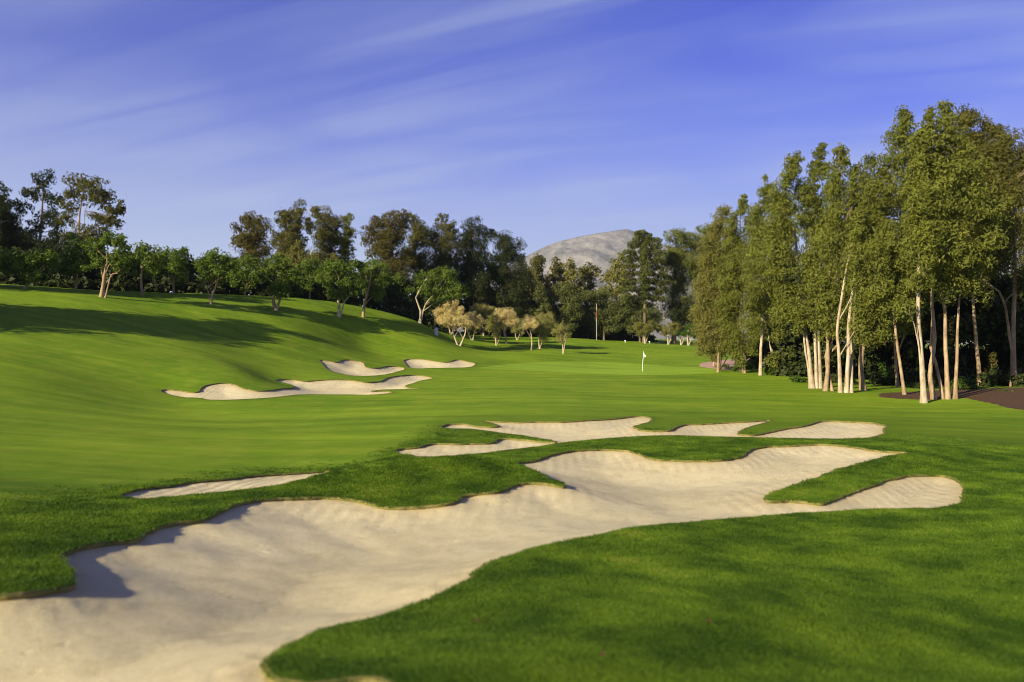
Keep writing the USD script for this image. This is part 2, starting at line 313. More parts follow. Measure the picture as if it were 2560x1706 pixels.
def turf(name, dark, light, dry, bump=0.35, scale=1.0, rough_tone=None):
    nodes = {
        "g": ("geometry", {}),
        "big": ("noise_texture", {"scale": 0.10 * scale, "detail": 4.0, "roughness": 0.6}),
        "mid": ("noise_texture", {"scale": 0.9 * scale, "detail": 5.0, "roughness": 0.65}),
        "str": ("mapping", {"scale": (0.05, 0.55, 0.2)}),
        "stn": ("noise_texture", {"scale": 1.0, "detail": 4.0, "roughness": 0.65, "distortion": 0.4}),
        "fine": ("noise_texture", {"scale": 42.0 * scale, "detail": 4.0, "roughness": 0.75}),
        "r1": ("rgb_ramp", {"ramp": [(0.32, dark), (0.68, light)]}),
        "r2": ("rgb_ramp", {"ramp": [(0.45, (0, 0, 0)), (0.72, (0.55, 0.55, 0.55))]}),
        "mx": ("mix", {"mix_type": "mix", "color2": dry}),
        "r3": ("rgb_ramp", {"ramp": [(0.25, (0.55, 0.55, 0.55)), (0.75, (1.42, 1.42, 1.36))]}),
        "r4": ("rgb_ramp", {"ramp": [(0.3, (0.70, 0.74, 0.70)), (0.7, (1.28, 1.24, 1.2))]}),
        "mu": ("mix", {"mix_type": "multiply", "fac": 1.0}),
        "mu2": ("mix", {"mix_type": "multiply", "fac": 0.85}),
        "wear": ("attribute", {"attribute": "rough"}),
        "rt": ("mix", {"mix_type": "mix", "color2": rough_tone or light}),
        "p": ("principled_bsdf", {"roughness": 0.85, "specular_ior_level": 0.05, "sheen_weight": 0.0, "sheen_roughness": 0.5, "sheen_tint": (0.7, 0.9, 0.3)}),
        "b": ("bump", {"strength": bump, "distance": 0.03}),
    }
    links = [("g.position", "big.vector"), ("g.position", "mid.vector"), ("g.position", "str.vector"), ("str.vector", "stn.vector"), ("g.position", "fine.vector"),
             ("big.fac", "r1.fac"), ("mid.fac", "r2.fac"), ("r1.color", "mx.color1"), ("r2.color", "mx.fac"), ("mx.color", "rt.color1"), ("wear.fac", "rt.fac"),
             ("fine.fac", "r3.fac"), ("rt.color", "mu.color1"), ("r3.color", "mu.color2"), ("stn.fac", "r4.fac"), ("mu.color", "mu2.color1"), ("r4.color", "mu2.color2"),
             ("mu2.color", "p.base_color"), ("fine.fac", "b.height"), ("b.normal", "p.normal")]
    return M(name, nodes, links)

turf("turf", (0.100, 0.185, 0.009), (0.180, 0.262, 0.013), (0.25, 0.28, 0.028), 0.4, rough_tone=(0.088, 0.145, 0.009))
turf("green_turf", (0.19, 0.30, 0.022), (0.23, 0.34, 0.026), (0.24, 0.33, 0.03), 0.12)

def sand_look(name, rake):
    nodes = {
        "g": ("geometry", {}),
        "big": ("noise_texture", {"scale": 0.22, "detail": 4.0, "roughness": 0.6}),
        "mid": ("noise_texture", {"scale": 2.6, "detail": 6.0, "roughness": 0.65}),
        "grain": ("noise_texture", {"scale": 60.0, "detail": 4.0, "roughness": 0.8}),
        "r": ("rgb_ramp", {"ramp": [(0.3, (0.56, 0.475, 0.265)), (0.7, (0.655, 0.565, 0.335))]}),
        "r2": ("rgb_ramp", {"ramp": [(0.28, (0.84, 0.82, 0.78)), (0.55, (1.0, 1.0, 1.0))]}),
        "mu": ("mix", {"mix_type": "multiply", "fac": 1.0}),
        "gr": ("noise_texture", {"scale": 17.0, "detail": 5.0, "roughness": 0.8}),
        "r5": ("rgb_ramp", {"ramp": [(0.25, (0.80, 0.78, 0.74)), (0.5, (1.0, 1.0, 1.0)), (0.75, (1.1, 1.09, 1.07))]}),
        "mg": ("mix", {"mix_type": "multiply", "fac": 1.0}),
        "edge": ("attribute", {"attribute": "edge"}),
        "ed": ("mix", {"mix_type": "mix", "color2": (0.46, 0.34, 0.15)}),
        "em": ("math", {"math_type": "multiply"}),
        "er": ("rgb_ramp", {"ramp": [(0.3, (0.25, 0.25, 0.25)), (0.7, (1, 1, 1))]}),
        "pits": ("voronoi_texture", {"feature": "smooth_f1", "scale": 3.1, "smoothness": 0.4}),
        "pr": ("rgb_ramp", {"ramp": [(0.02, (0.78, 0.78, 0.78)), (0.16, (1, 1, 1))]}),
        "h1": ("math", {"math_type": "multiply_add", "value2": 0.40}),
        "h2": ("math", {"math_type": "multiply_add", "value2": 0.35}),
        "rk": ("mapping", {"scale": (1.0, 0.12, 0.3), "rotation": (0, 0, 0.25)}),
        "wv": ("wave_texture", {"scale": 1.1 if rake > 0.1 else 2.6, "distortion": 2.2, "detail": 2.0, "detail_scale": 0.5}),
        "fc": ("attribute", {"attribute": "face"}), "fm": ("math", {"math_type": "multiply"}),
        "h3": ("math", {"math_type": "multiply_add", "value2": rake}),
        "b": ("bump", {"strength": 0.8, "distance": 0.06}),
        "p": ("principled_bsdf", {"roughness": 0.92, "specular_ior_level": 0.1}),
    }
    links = [("g.position", "big.vector"), ("g.position", "mid.vector"), ("g.position", "grain.vector"), ("g.position", "pits.vector"), ("big.fac", "r.fac"), ("mid.fac", "r2.fac"), ("r.color", "mu.color1"), ("r2.color", "mu.color2"),
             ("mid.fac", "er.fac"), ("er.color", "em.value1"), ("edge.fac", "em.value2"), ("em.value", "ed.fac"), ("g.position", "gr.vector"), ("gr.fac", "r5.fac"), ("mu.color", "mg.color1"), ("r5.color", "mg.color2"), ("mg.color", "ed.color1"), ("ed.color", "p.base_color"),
             ("pits.distance", "pr.fac"), ("mid.fac", "h1.value1"), ("pr.color", "h1.value3"), ("grain.fac", "h2.value1"), ("h1.value", "h2.value3"),
             ("g.position", "rk.vector"), ("rk.vector", "wv.vector"), ("wv.fac", "fm.value1"), ("fc.fac", "fm.value2"), ("fm.value", "h3.value1"), ("h2.value", "h3.value3"), ("h3.value", "b.height"), ("b.normal", "p.normal")]
    return M(name, nodes, links)
sand_look("sand", 0.16)
sand_look("raked_sand", 0.35)

def plain(name, a, b, scale=6.0, bump=0.3, rough=0.9, stretch=(1, 1, 1), dist=0.02):
    return M(name, {
        "g": ("texture_coordinate", {}), "m": ("mapping", {"scale": stretch}), "n": ("noise_texture", {"scale": scale, "detail": 5.0, "roughness": 0.65}),
        "r": ("rgb_ramp", {"ramp": [(0.3, a), (0.7, b)]}), "b": ("bump", {"strength": bump, "distance": dist}), "p": ("principled_bsdf", {"roughness": rough, "specular_ior_level": 0.2})},
        [("g.object", "m.vector"), ("m.vector", "n.vector"), ("n.fac", "r.fac"), ("r.color", "p.base_color"), ("n.fac", "b.height"), ("b.normal", "p.normal")])
plain("lip_earth", (0.07, 0.09, 0.014), (0.22, 0.17, 0.055), 4.0, 0.6)
plain("path_gravel", (0.36, 0.22, 0.15), (0.47, 0.30, 0.21), 3.0)
plain("litter", (0.035, 0.022, 0.011), (0.12, 0.06, 0.024), 5.0, 0.9)
plain("gum_bark", (0.13, 0.080, 0.038), (0.40, 0.29, 0.165), 2.4, 0.6, 0.8, (1.6, 1.6, 0.5))
plain("white_bark", (0.20, 0.14, 0.075), (0.50, 0.41, 0.28), 2.2, 0.5, 0.8, (1.6, 1.6, 0.5))
plain("brown_bark", (0.20, 0.13, 0.07), (0.38, 0.27, 0.15), 2.0, 0.5, 0.85, (2, 2, 0.6))
plain("pale_bark", (0.24, 0.19, 0.11), (0.46, 0.38, 0.24), 2.0, 0.4, 0.85, (2, 2, 0.6))
plain("dark_bark", (0.09, 0.065, 0.04), (0.18, 0.13, 0.08), 2.0, 0.5, 0.85, (2, 2, 0.6))
plain("stone", (0.42, 0.40, 0.36), (0.58, 0.56, 0.5), 8.0)
plain("white_paint", (0.76, 0.76, 0.74), (0.82, 0.82, 0.80), 4.0, 0.02, 0.45)
plain("red_paint", (0.42, 0.05, 0.03), (0.5, 0.07, 0.04), 4.0, 0.02, 0.5)
plain("dry_leaf", (0.09, 0.03, 0.014), (0.17, 0.065, 0.025), 20.0, 0.2, 0.7)
M("flag_cloth", {"d": ("diffuse_bsdf", {"color": (0.82, 0.82, 0.80)}), "t": ("translucent_bsdf", {"color": (0.8, 0.8, 0.76)}), "mx": ("mix_closure", {"fac": 0.35})},
  [("d.BSDF", "mx.closure1"), ("t.BSDF", "mx.closure2")], surface="mx.closure")

def leaf(name, a, b, c, trans=0.35, nscale=0.55, wr=0.26, wn=0.80):
    """Leaves of three tones: a deep, b common, c sunburnt or young."""
    M(name, {
        "g": ("geometry", {}), "n": ("noise_texture", {"scale": nscale, "detail": 4.0, "roughness": 0.6}),
        "ad": ("math", {"math_type": "multiply_add", "value2": wr}), "sb": ("math", {"math_type": "multiply_add", "value2": wn, "value3": 0.5 - 0.5 * (wr + wn)}),
        "r": ("rgb_ramp", {"ramp": [(0.12, a), (0.5, b), (0.88, c)]}),
        "p": ("principled_bsdf", {"roughness": 0.6, "specular_ior_level": 0.18}),
        "tc": ("mix", {"mix_type": "multiply", "fac": 1.0, "color2": (1.15, 1.2, 0.6)}),
        "t": ("translucent_bsdf", {}), "mx": ("mix_closure", {"fac": trans})},
      [("g.position", "n.vector"), ("g.random_per_island", "ad.value1"), ("n.fac", "sb.value1"), ("sb.value", "ad.value3"), ("ad.value", "r.fac"), ("r.color", "p.base_color"),
       ("r.color", "tc.color1"), ("tc.color", "t.color"), ("p.BSDF", "mx.closure1"), ("t.BSDF", "mx.closure2")], surface="mx.closure")
leaf("gum_leaf", (0.085, 0.098, 0.016), (0.18, 0.19, 0.028), (0.29, 0.255, 0.045))
leaf("gum_leaf_yellow", (0.106, 0.106, 0.022), (0.213, 0.194, 0.044), (0.325, 0.263, 0.075))
leaf("far_gum_leaf", (0.06, 0.06, 0.012), (0.135, 0.125, 0.022), (0.22, 0.17, 0.036))
leaf("brown_gum_leaf", (0.060, 0.054, 0.012), (0.130, 0.108, 0.020), (0.21, 0.155, 0.036))
leaf("orchard_leaf", (0.055, 0.088, 0.01), (0.125, 0.175, 0.018), (0.215, 0.245, 0.035))
leaf("fresh_leaf", (0.06, 0.12, 0.01), (0.12, 0.21, 0.018), (0.18, 0.26, 0.03))
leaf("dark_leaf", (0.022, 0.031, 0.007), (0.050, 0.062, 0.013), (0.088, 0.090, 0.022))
leaf("olive_leaf", (0.06, 0.072, 0.018), (0.125, 0.138, 0.034), (0.19, 0.19, 0.05))
leaf("cedar_leaf", (0.042,0.05,0.01), (0.088,0.098,0.017), (0.13,0.128,0.026), 0.2)
leaf("pale_leaf", (0.42, 0.34, 0.14), (0.64, 0.52, 0.24), (0.74, 0.61, 0.35), 0.3)
leaf("pale_green_leaf", (0.184, 0.196, 0.052), (0.322, 0.287, 0.086), (0.483, 0.380, 0.161), 0.3)
leaf("bush_leaf", (0.04, 0.075, 0.01), (0.08, 0.135, 0.016), (0.13, 0.18, 0.025))
leaf("blade", (0.042, 0.090, 0.006), (0.125, 0.205, 0.012), (0.27, 0.29, 0.035), 0.4, 0.9, 0.35, 1.5)

# ------------------------------------------------------------------ ground objects
d_of = lambda ids: np.hypot(X[ids], Y[ids])
ids, f = sub(zone == -1)
# mown fairway against longer rough: rough rings the bunkers and covers the near knolls
w_sand = np.vstack([rings[b[0]] for b in BUNKERS])
sx, sy = unwarp(w_sand)
dist_sand = cKDTree(np.c_[sx, sy]).query(np.c_[X[ids], Y[ids]])[0]
dd = d_of(ids)
MOW = np.array([(-900, 1330), (-200, 1275), (294, 1236), (500, 1202), (841, 1174), (930, 1158), (985, 1128), (1100, 1062), (1209, 1050), (1628, 1040), (1926, 1048), (2220, 1052), (2400, 1066), (3500, 1090)], float)
def rough_at(x, y, z, dist):
    """Longer grass this side of the mowing line, and a narrow ring of it about every bunker."""
    yy = np.maximum(y, 0.5)
    wob = meshkit.fbm(np.c_[x / 2.5, y / 2.5, 0 * x], 3, 21) - 0.5
    past = (CY + (ZC - z) * F / yy) - np.interp(CX + F * x / yy, MOW[:, 0], MOW[:, 1])
    r0 = np.clip(0.5 + (past + wob * 34) / 62, 0, 1)
    return np.maximum(r0, np.clip(1.0 - (dist + wob * 0.5) / 0.9, 0, 1) * np.clip((75 - yy) / 40, 0.3, 1))
rough = rough_at(X[ids], Y[ids], Zb[ids], dist_sand)
m = obj("terrain", pick_ground(ids, f), "turf", smooth=True)
primvar(m, "rough", rough)
tag(m.GetPrim(), "mown green fairway and rolling slopes of the golf course", kind="structure")
for n, mat, nm, lab in (("green", "green_turf", "putting_green", "smooth light green putting surface around the flagstick"), ("path", "path_gravel", "path", "pinkish gravel cart path curving behind the green"), ("litter", "litter", "leaf_litter", "reddish brown leaf litter under the gum trees")):
    ids, f = sub(zone == names.index(n))
    m = obj(nm, pick_ground(ids, f), mat, smooth=True)
    if n == "green":
        primvar(m, "rough", np.zeros(len(ids)))
    tag(m.GetPrim(), lab, kind="structure" if n != "litter" else "stuff")

BUNKER_LABELS = {
    "big": "largest sand bunker, sweeping across the foreground from the near left corner",
    "mid": "long pale bunker with grass tongues just beyond the largest bunker",
    "rake": "narrow raked bunker behind the grassy mound, tapering to a point",
    "wide": "wide scalloped bunker across the fairway, below the two smallest bunkers",
    "upper": "small bunker with a scooped back edge, left of the putting green's front",
    "greenside": "small bunker with a humped top edge beside the putting green, nearest the pale trees"}
for n, o, depth, width, lip in BUNKERS:
    ids, f = sub(zone == names.index(n))
    rx, ry = unwarp(rings[n])
    dist = cKDTree(np.c_[rx, ry]).query(np.c_[X[ids], Y[ids]])[0]
    dist = np.where(dist < 0.012, 0, dist)
    scal = 1 + 0.9 * (meshkit.fbm(np.c_[X[ids] / 1.8, Y[ids] / 1.8, 0 * dist], 3, 31) - 0.5)
    dz = -lip - depth * (1 - np.exp(-(dist / (width * scal)) ** 1.25))
    dz += (meshkit.fbm(np.c_[X[ids] * 1.3, Y[ids] * 1.3, 0 * dist], 4, 41) - 0.5) * 0.03 * np.clip(dist / 0.5, 0, 1)
    dz += (meshkit.fbm(np.c_[X[ids] * 5, Y[ids] * 5, 0 * dist], 3, 43) - 0.5) * 0.055 * np.clip(dist / 0.12, 0, 1) * np.clip(1.2 - 1.6 * dist, 0.08, 1)
    t = thing("sand_bunker", BUNKER_LABELS[n], "sand bunker", group="sand bunkers")
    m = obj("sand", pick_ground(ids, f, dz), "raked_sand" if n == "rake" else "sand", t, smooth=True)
    # the raked faces: just under the far rims
    far_rim = np.clip((Y[ids] - 12.5) / 2, 0, 1)
    primvar(m, "face", np.ones(len(ids)) if n == "rake" else np.exp(-((dist - 0.55) / 0.45) ** 2) * far_rim)
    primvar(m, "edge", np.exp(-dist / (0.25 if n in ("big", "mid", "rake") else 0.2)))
    # the cut turf edge all round: slightly overhanging, ragged at its foot
    k = len(rx); zt = Zb[cKDTree(np.c_[X, Y]).query(np.c_[rx, ry])[1]]
    wr = rings[n]; pol = Polygon(wr); tang = np.roll(wr, -1, 0) - np.roll(wr, 1, 0); tang /= np.linalg.norm(tang, axis=1, keepdims=True) + 1e-12
    sign = 1 if pol.exterior.is_ccw else -1
    inx, iny = -sign * tang[:, 1], sign * tang[:, 0]
    ix, iy = unwarp(wr + 0.001 * np.c_[inx, iny]); dirx, diry = ix - rx, iy - ry; L = np.hypot(dirx, diry) + 1e-9; dirx, diry = dirx / L, diry / L
    rag = meshkit.fbm(np.c_[rx * 6, ry * 6, 0 * rx], 3, 51)
    over = 0.012 + 0.04 * rag
    v = np.vstack([np.c_[rx - dirx * 0.05, ry - diry * 0.05, zt + 0.006], np.c_[rx + dirx * over * 0.7, ry + diry * over * 0.7, zt + 0.012], np.c_[rx + dirx * over, ry + diry * over, zt - lip * (0.45 + 0.5 * rag)], np.c_[rx - dirx * 0.02, ry - diry * 0.02, zt - lip - 0.04]])
    i0 = np.arange(k); i1 = (i0 + 1) % k
    ff = np.vstack([np.vstack([np.c_[a * k + i0, a * k + i1, (a + 1) * k + i1], np.c_[a * k + i0, (a + 1) * k + i1, (a + 1) * k + i0]]) for a in range(3)])
    obj("turf_lip", (v, ff), "lip_earth", t, smooth=True)

# ------------------------------------------------------------------ grass blades of the near rough
def blade_tuft(seed, n=16, h=0.05, spread=0.06):
    r = np.random.default_rng(seed); vs, fs = [], []
    for i in range(n):
        a, b = r.uniform(0, 2 * np.pi), r.uniform(0, 2 * np.pi); rad = spread * math.sqrt(r.uniform())
        p = np.array([rad * math.cos(a), rad * math.sin(a), -0.006]); side = np.array([math.cos(b), math.sin(b), 0]); lean = np.array([-math.sin(b), math.cos(b), 0]) * r.uniform(-0.5, 0.5) * h
        hh, w = h * r.uniform(0.55, 1.15), 0.0035 * r.uniform(0.8, 1.4)
        m = p + lean * 0.4 + [0, 0, hh * 0.6]; q = p + lean + [0, 0, hh]
        k = len(vs); vs += [p - side * w, p + side * w, m - side * w * 0.8, m + side * w * 0.8, q]
        fs += [[k, k + 1, k + 3], [k, k + 3, k + 2], [k + 2, k + 3, k + 4]]
    return np.array(vs), np.array(fs)
gi = UsdGeom.PointInstancer.Define(stage, "/World/grass")
tag(gi.GetPrim(), "longer rough grass on the near knolls and bunker edges", kind="stuff")
for s in range(3):
    p = usdkit.mesh(stage, f"/World/grass/tuft_{s + 1:03d}", blade_tuft(s), "/World/Looks/blade")
    gi.CreatePrototypesRel().AddTarget(p.GetPath())
r = np.random.default_rng(17)
NB = 500000
gt, gl = r.uniform(-0.86, 0.86, NB), np.log(4.2) + (np.log(32) - np.log(4.2)) * r.uniform(0, 1, NB)
w = np.c_[gt, gl]
ok = np.ones(NB, bool)
for n in ("big", "mid", "rake"):
    pol = Polygon(rings[n]).buffer(0); shapely.prepare(pol); ok &= ~shapely.contains_xy(pol, gt, gl)
gx, gy = unwarp(w)
ds = cKDTree(np.c_[sx, sy]).query(np.c_[gx, gy])[0]
gd = np.hypot(gx, gy)
pr = rough_at(gx, gy, zxy(gx, gy), ds) ** 2.0 * np.clip((32 - gd) / 8, 0, 1)
ok &= r.uniform(0, 1, NB) < pr
gx, gy, gd, ds = gx[ok], gy[ok], gd[ok], ds[ok]
gz = zxy(gx, gy); NB = len(gx)
sc = np.clip(0.62 + gd / 24, 0.75, 1.5) * r.uniform(0.6, 1.15, NB) * (0.75 + 0.6 * meshkit.fbm(np.c_[gx * 1.2, gy * 1.2, 0 * gx], 3, 61))
ang = r.uniform(0, 2 * np.pi, NB)
gi.CreatePositionsAttr(Vt.Vec3fArray.FromNumpy(np.c_[gx, gy, gz].astype(np.float32)))
gi.CreateProtoIndicesAttr(Vt.IntArray.FromNumpy(r.integers(0, 3, NB).astype(np.int32)))
gi.CreateScalesAttr(Vt.Vec3fArray.FromNumpy(np.c_[sc, sc, sc * 0.5].astype(np.float32)))
gi.CreateOrientationsAttr(Vt.QuathArray([Gf.Quath(float(math.cos(a / 2)), 0, 0, float(math.sin(a / 2))) for a in ang]))

# ------------------------------------------------------------------ the mountain, far behind
def mountain():
    D0 = 4600.0
    sk = np.array([(900, 800), (1150, 712), (1250, 672), (1320, 634), (1360, 613), (1400, 599), (1450, 587), (1500, 578), (1540, 572), (1565, 568), (1585, 574), (1630, 598), (1720, 625), (1850, 650), (2000, 700), (2200, 790)], float)
    xs = np.linspace(sk[0, 0], sk[-1, 0], 240); top = np.interp(xs, sk[:, 0], sk[:, 1])
    Xr = (xs - CX) / F * D0; H = ZC - (top - CY) / F * D0
    s = np.linspace(0, 1, 90)
    XX, SS = np.meshgrid(Xr, s, indexing="ij"); HH = np.repeat(H[:, None], len(s), 1)
    YY = D0 + (SS - 0.55) * 3600
    ramp = np.where(SS < 0.55, (SS / 0.55) ** 0.85, 1 - (SS - 0.55) / 0.45)
    nz = meshkit.fbm(np.stack([XX / 190 + YY / 900, YY / 420, 0 * XX], -1), 6, 71) - 0.5
    rid = np.abs(meshkit.fbm(np.stack([XX / 170 + YY / 800, YY / 1100, 0 * XX], -1), 5, 72) - 0.5)
    ZZ = HH * ramp + (nz * 75 - rid * 75 * np.sin(np.pi * np.clip(ramp, 0, 1))) * np.clip(HH / 500, 0, 1) * np.clip(np.abs(SS - 0.55) / 0.10, 0.10, 1) - 8
    v = np.stack([XX, YY, ZZ], -1).reshape(-1, 3); a, b = XX.shape
    i, j = np.meshgrid(np.arange(a - 1), np.arange(b - 1), indexing="ij"); k = (i * b + j).ravel()
    return v, np.vstack([np.c_[k, k + b, k + b + 1], np.c_[k, k + b + 1, k + 1]])
M("mountain_rock", {
    "g": ("geometry", {}), "m": ("mapping", {"scale": (1, 0.35, 0.6), "rotation": (0, 0.5, 0)}), "n": ("noise_texture", {"scale": 0.02, "detail": 8.0, "roughness": 0.68}),
    "n2": ("noise_texture", {"scale": 0.0035, "detail": 4.0, "roughness": 0.55}),
    "r": ("rgb_ramp", {"ramp": [(0.34, (0.11, 0.11, 0.08)), (0.5, (0.21, 0.19, 0.155)), (0.66, (0.29, 0.26, 0.21))]}),
    "r2": ("rgb_ramp", {"ramp": [(0.38, (0.62, 0.66, 0.62)), (0.6, (1, 1, 1))]}), "mu": ("mix", {"mix_type": "multiply", "fac": 0.8}),
    "p": ("principled_bsdf", {"roughness": 0.95, "specular_ior_level": 0.05}), "b": ("bump", {"strength": 0.7, "distance": 25.0})},
  [("g.position", "m.vector"), ("m.vector", "n.vector"), ("g.position", "n2.vector"), ("n.fac", "r.fac"), ("n2.fac", "r2.fac"), ("r.color", "mu.color1"), ("r2.color", "mu.color2"), ("mu.color", "p.base_color"), ("n.fac", "b.height"), ("b.normal", "p.normal")])
m = obj("mountain", mountain(), "mountain_rock", smooth=True)
tag(m.GetPrim(), "bare grey rocky mountain rising beyond the trees", kind="structure")

# the thin air between here and the mountain
M("air", {"v": ("principled_volume", {"color": (0.80, 0.87, 1.0), "density": 0.00006, "anisotropy": 0.2})}, [], surface=None, volume="v.volume")
bx = trimesh.creation.box([15000, 15000, 760]); bx.apply_translation([0, 0, 760 / 2 - 12.0])
m = obj("haze", bx, "air")
tag(m.GetPrim(), "thin pale air fading the far mountain", kind="stuff")

# ------------------------------------------------------------------ trees
def leaf_cards(c, size, r, droop=0.0, aspect=0.5, out=None):
    """A two-triangle leaf spray at each centre c, its face turned more or less outward from its cluster."""
    n = len(c); nn = r.normal(size=(n, 3)); nn /= np.linalg.norm(nn, axis=1, keepdims=True)
    if out is not None:
        nn = nn * 0.75 + out
        nn /= np.linalg.norm(nn, axis=1, keepdims=True) + 1e-9
    d = r.normal(size=(n, 3)); d[:, 2] -= 1.6 * droop
    e = np.cross(nn, d); e /= np.linalg.norm(e, axis=1, keepdims=True) + 1e-9
    d = np.cross(e, nn)
    L = (size * r.uniform(0.6, 1.35, n))[:, None]
    mid = np.cross(d, e) * L * 0.12
    v = np.stack([c - d * L * 0.5, c - e * L * aspect * 0.5 + mid, c + d * L * 0.5, c + e * L * aspect * 0.5 + mid], 1).reshape(-1, 3)
    k = np.arange(n)[:, None] * 4
    return v, np.vstack([k + [0, 1, 2], k + [0, 2, 3]])

COVER = 2.4
def crown_points(blobs, leaf_len, cover, r, clump=0.42, fill=0.25):
    pts, hubs, outs = [], [], []
    for x, y, z, rx, ry, rz in blobs:
        area = rx * rz
        n_leaf = int(COVER * cover * area * 3.4 / (leaf_len**2 * 0.3)) + 30
        m = min(rx, rz)
        cr = max(clump * m, 0.22)
        n_c = max(5, int(1.5 * (rx * ry * rz) ** (2 / 3) / cr**2 * 1.6))
        q = r.normal(size=(n_c, 3)); q /= np.linalg.norm(q, axis=1, keepdims=True)
        q *= (r.uniform(0.42, 1.0, (n_c, 1)))
        hub = np.array([x, y, z]) + q * [rx, ry, rz] * 0.86
        size = cr * r.uniform(0.6, 1.25, n_c)
        pick = r.choice(n_c, n_leaf, p=size**2 / (size**2).sum())
        off = r.normal(size=(n_leaf, 3)); off /= np.linalg.norm(off, axis=1, keepdims=True)
        off *= (r.uniform(0, 1, (n_leaf, 1)) ** 0.45)
        pts.append(hub[pick] + off * size[pick][:, None] * [1, 1, 0.8])
        rel = (hub[pick] - np.array([x, y, z])) / [rx, ry, rz]
        outs.append(off * 0.7 + rel * 0.6 + [0, 0, 0.2])
        k = int(n_leaf * fill)
        q = r.normal(size=(k, 3)); q /= np.linalg.norm(q, axis=1, keepdims=True)
        pts.append(np.array([x, y, z]) + q * r.uniform(0, 0.8, (k, 1)) * [rx, ry, rz]); outs.append(q * 0.8)
        hubs.append(hub)
    return np.vstack(pts), np.vstack(hubs), np.vstack(outs)

def px_blobs(blobs, d, r, deep=0.9, spread=0.35, swell=1.0):
    """Crown masses traced in the photograph, given their true size and depth at the distance d."""
    out = []
    for b in blobs:
        px, py, rx, ry = b[0], b[1], b[2] * swell, b[3] * swell
        dy = b[4] if len(b) > 4 else r.uniform(-1, 1) * spread * max(rx, ry) * d / F
        D = d + dy
        p = at(px, py, D); s = D / F
        out.append((p[0], p[1], p[2], rx * s, max(rx, ry * 0.7) * s * deep, ry * s))
    return out

def column(cx, top, bot, hw, r, full=0.5, lean=0):
    """Masses of a tall gum crown, tapering to its tip, uneven down its sides."""
    out, y = [], top + hw * 0.30
    H = bot - top
    while y < bot - hw * 0.25:
        t = (y - top) / H
        w = hw * (min(1, 0.16 + (t / full) ** 0.85 * 0.84) if t < full else 1 - 0.35 * (t - full) / (1 - full)) * r.uniform(0.8, 1.12)
        k = 1 if w < hw * 0.5 else 2
        for i in range(k):
            ox = (r.uniform(-0.25, 0.25) if k == 1 else (-0.45 if i == 0 else 0.45) + r.uniform(-0.2, 0.2)) * w
            rr = w * (0.85 if k == 1 else 0.62)
            out.append((cx + lean * t + ox, y + r.uniform(-0.2, 0.2) * rr, rr, rr * r.uniform(0.95, 1.35)))
        y += w * (0.75 if k == 1 else 0.72)
    return out

def trunk_tube(path, r0, r1, r, wob=0.02, sides=9):
    p = spline(path, max(0.25, np.linalg.norm(path[-1] - path[0]) / 14))
    t = np.linspace(0, 1, len(p)); n = len(p)
    w = np.c_[meshkit.fbm(np.c_[t * 3, 0 * t + r.uniform(0, 99), 0 * t], 3) - 0.5, meshkit.fbm(np.c_[t * 3, 0 * t + r.uniform(0, 99), 0 * t], 3) - 0.5] * wob * np.linalg.norm(path[-1] - path[0]) * np.minimum(1, t * 4)[:, None]
    p[:, :2] += w
    rad = (r0 + (r1 - r0) * t) * (1 + 0.45 * np.exp(-t * 16))
    return tube(p, rad, sides)

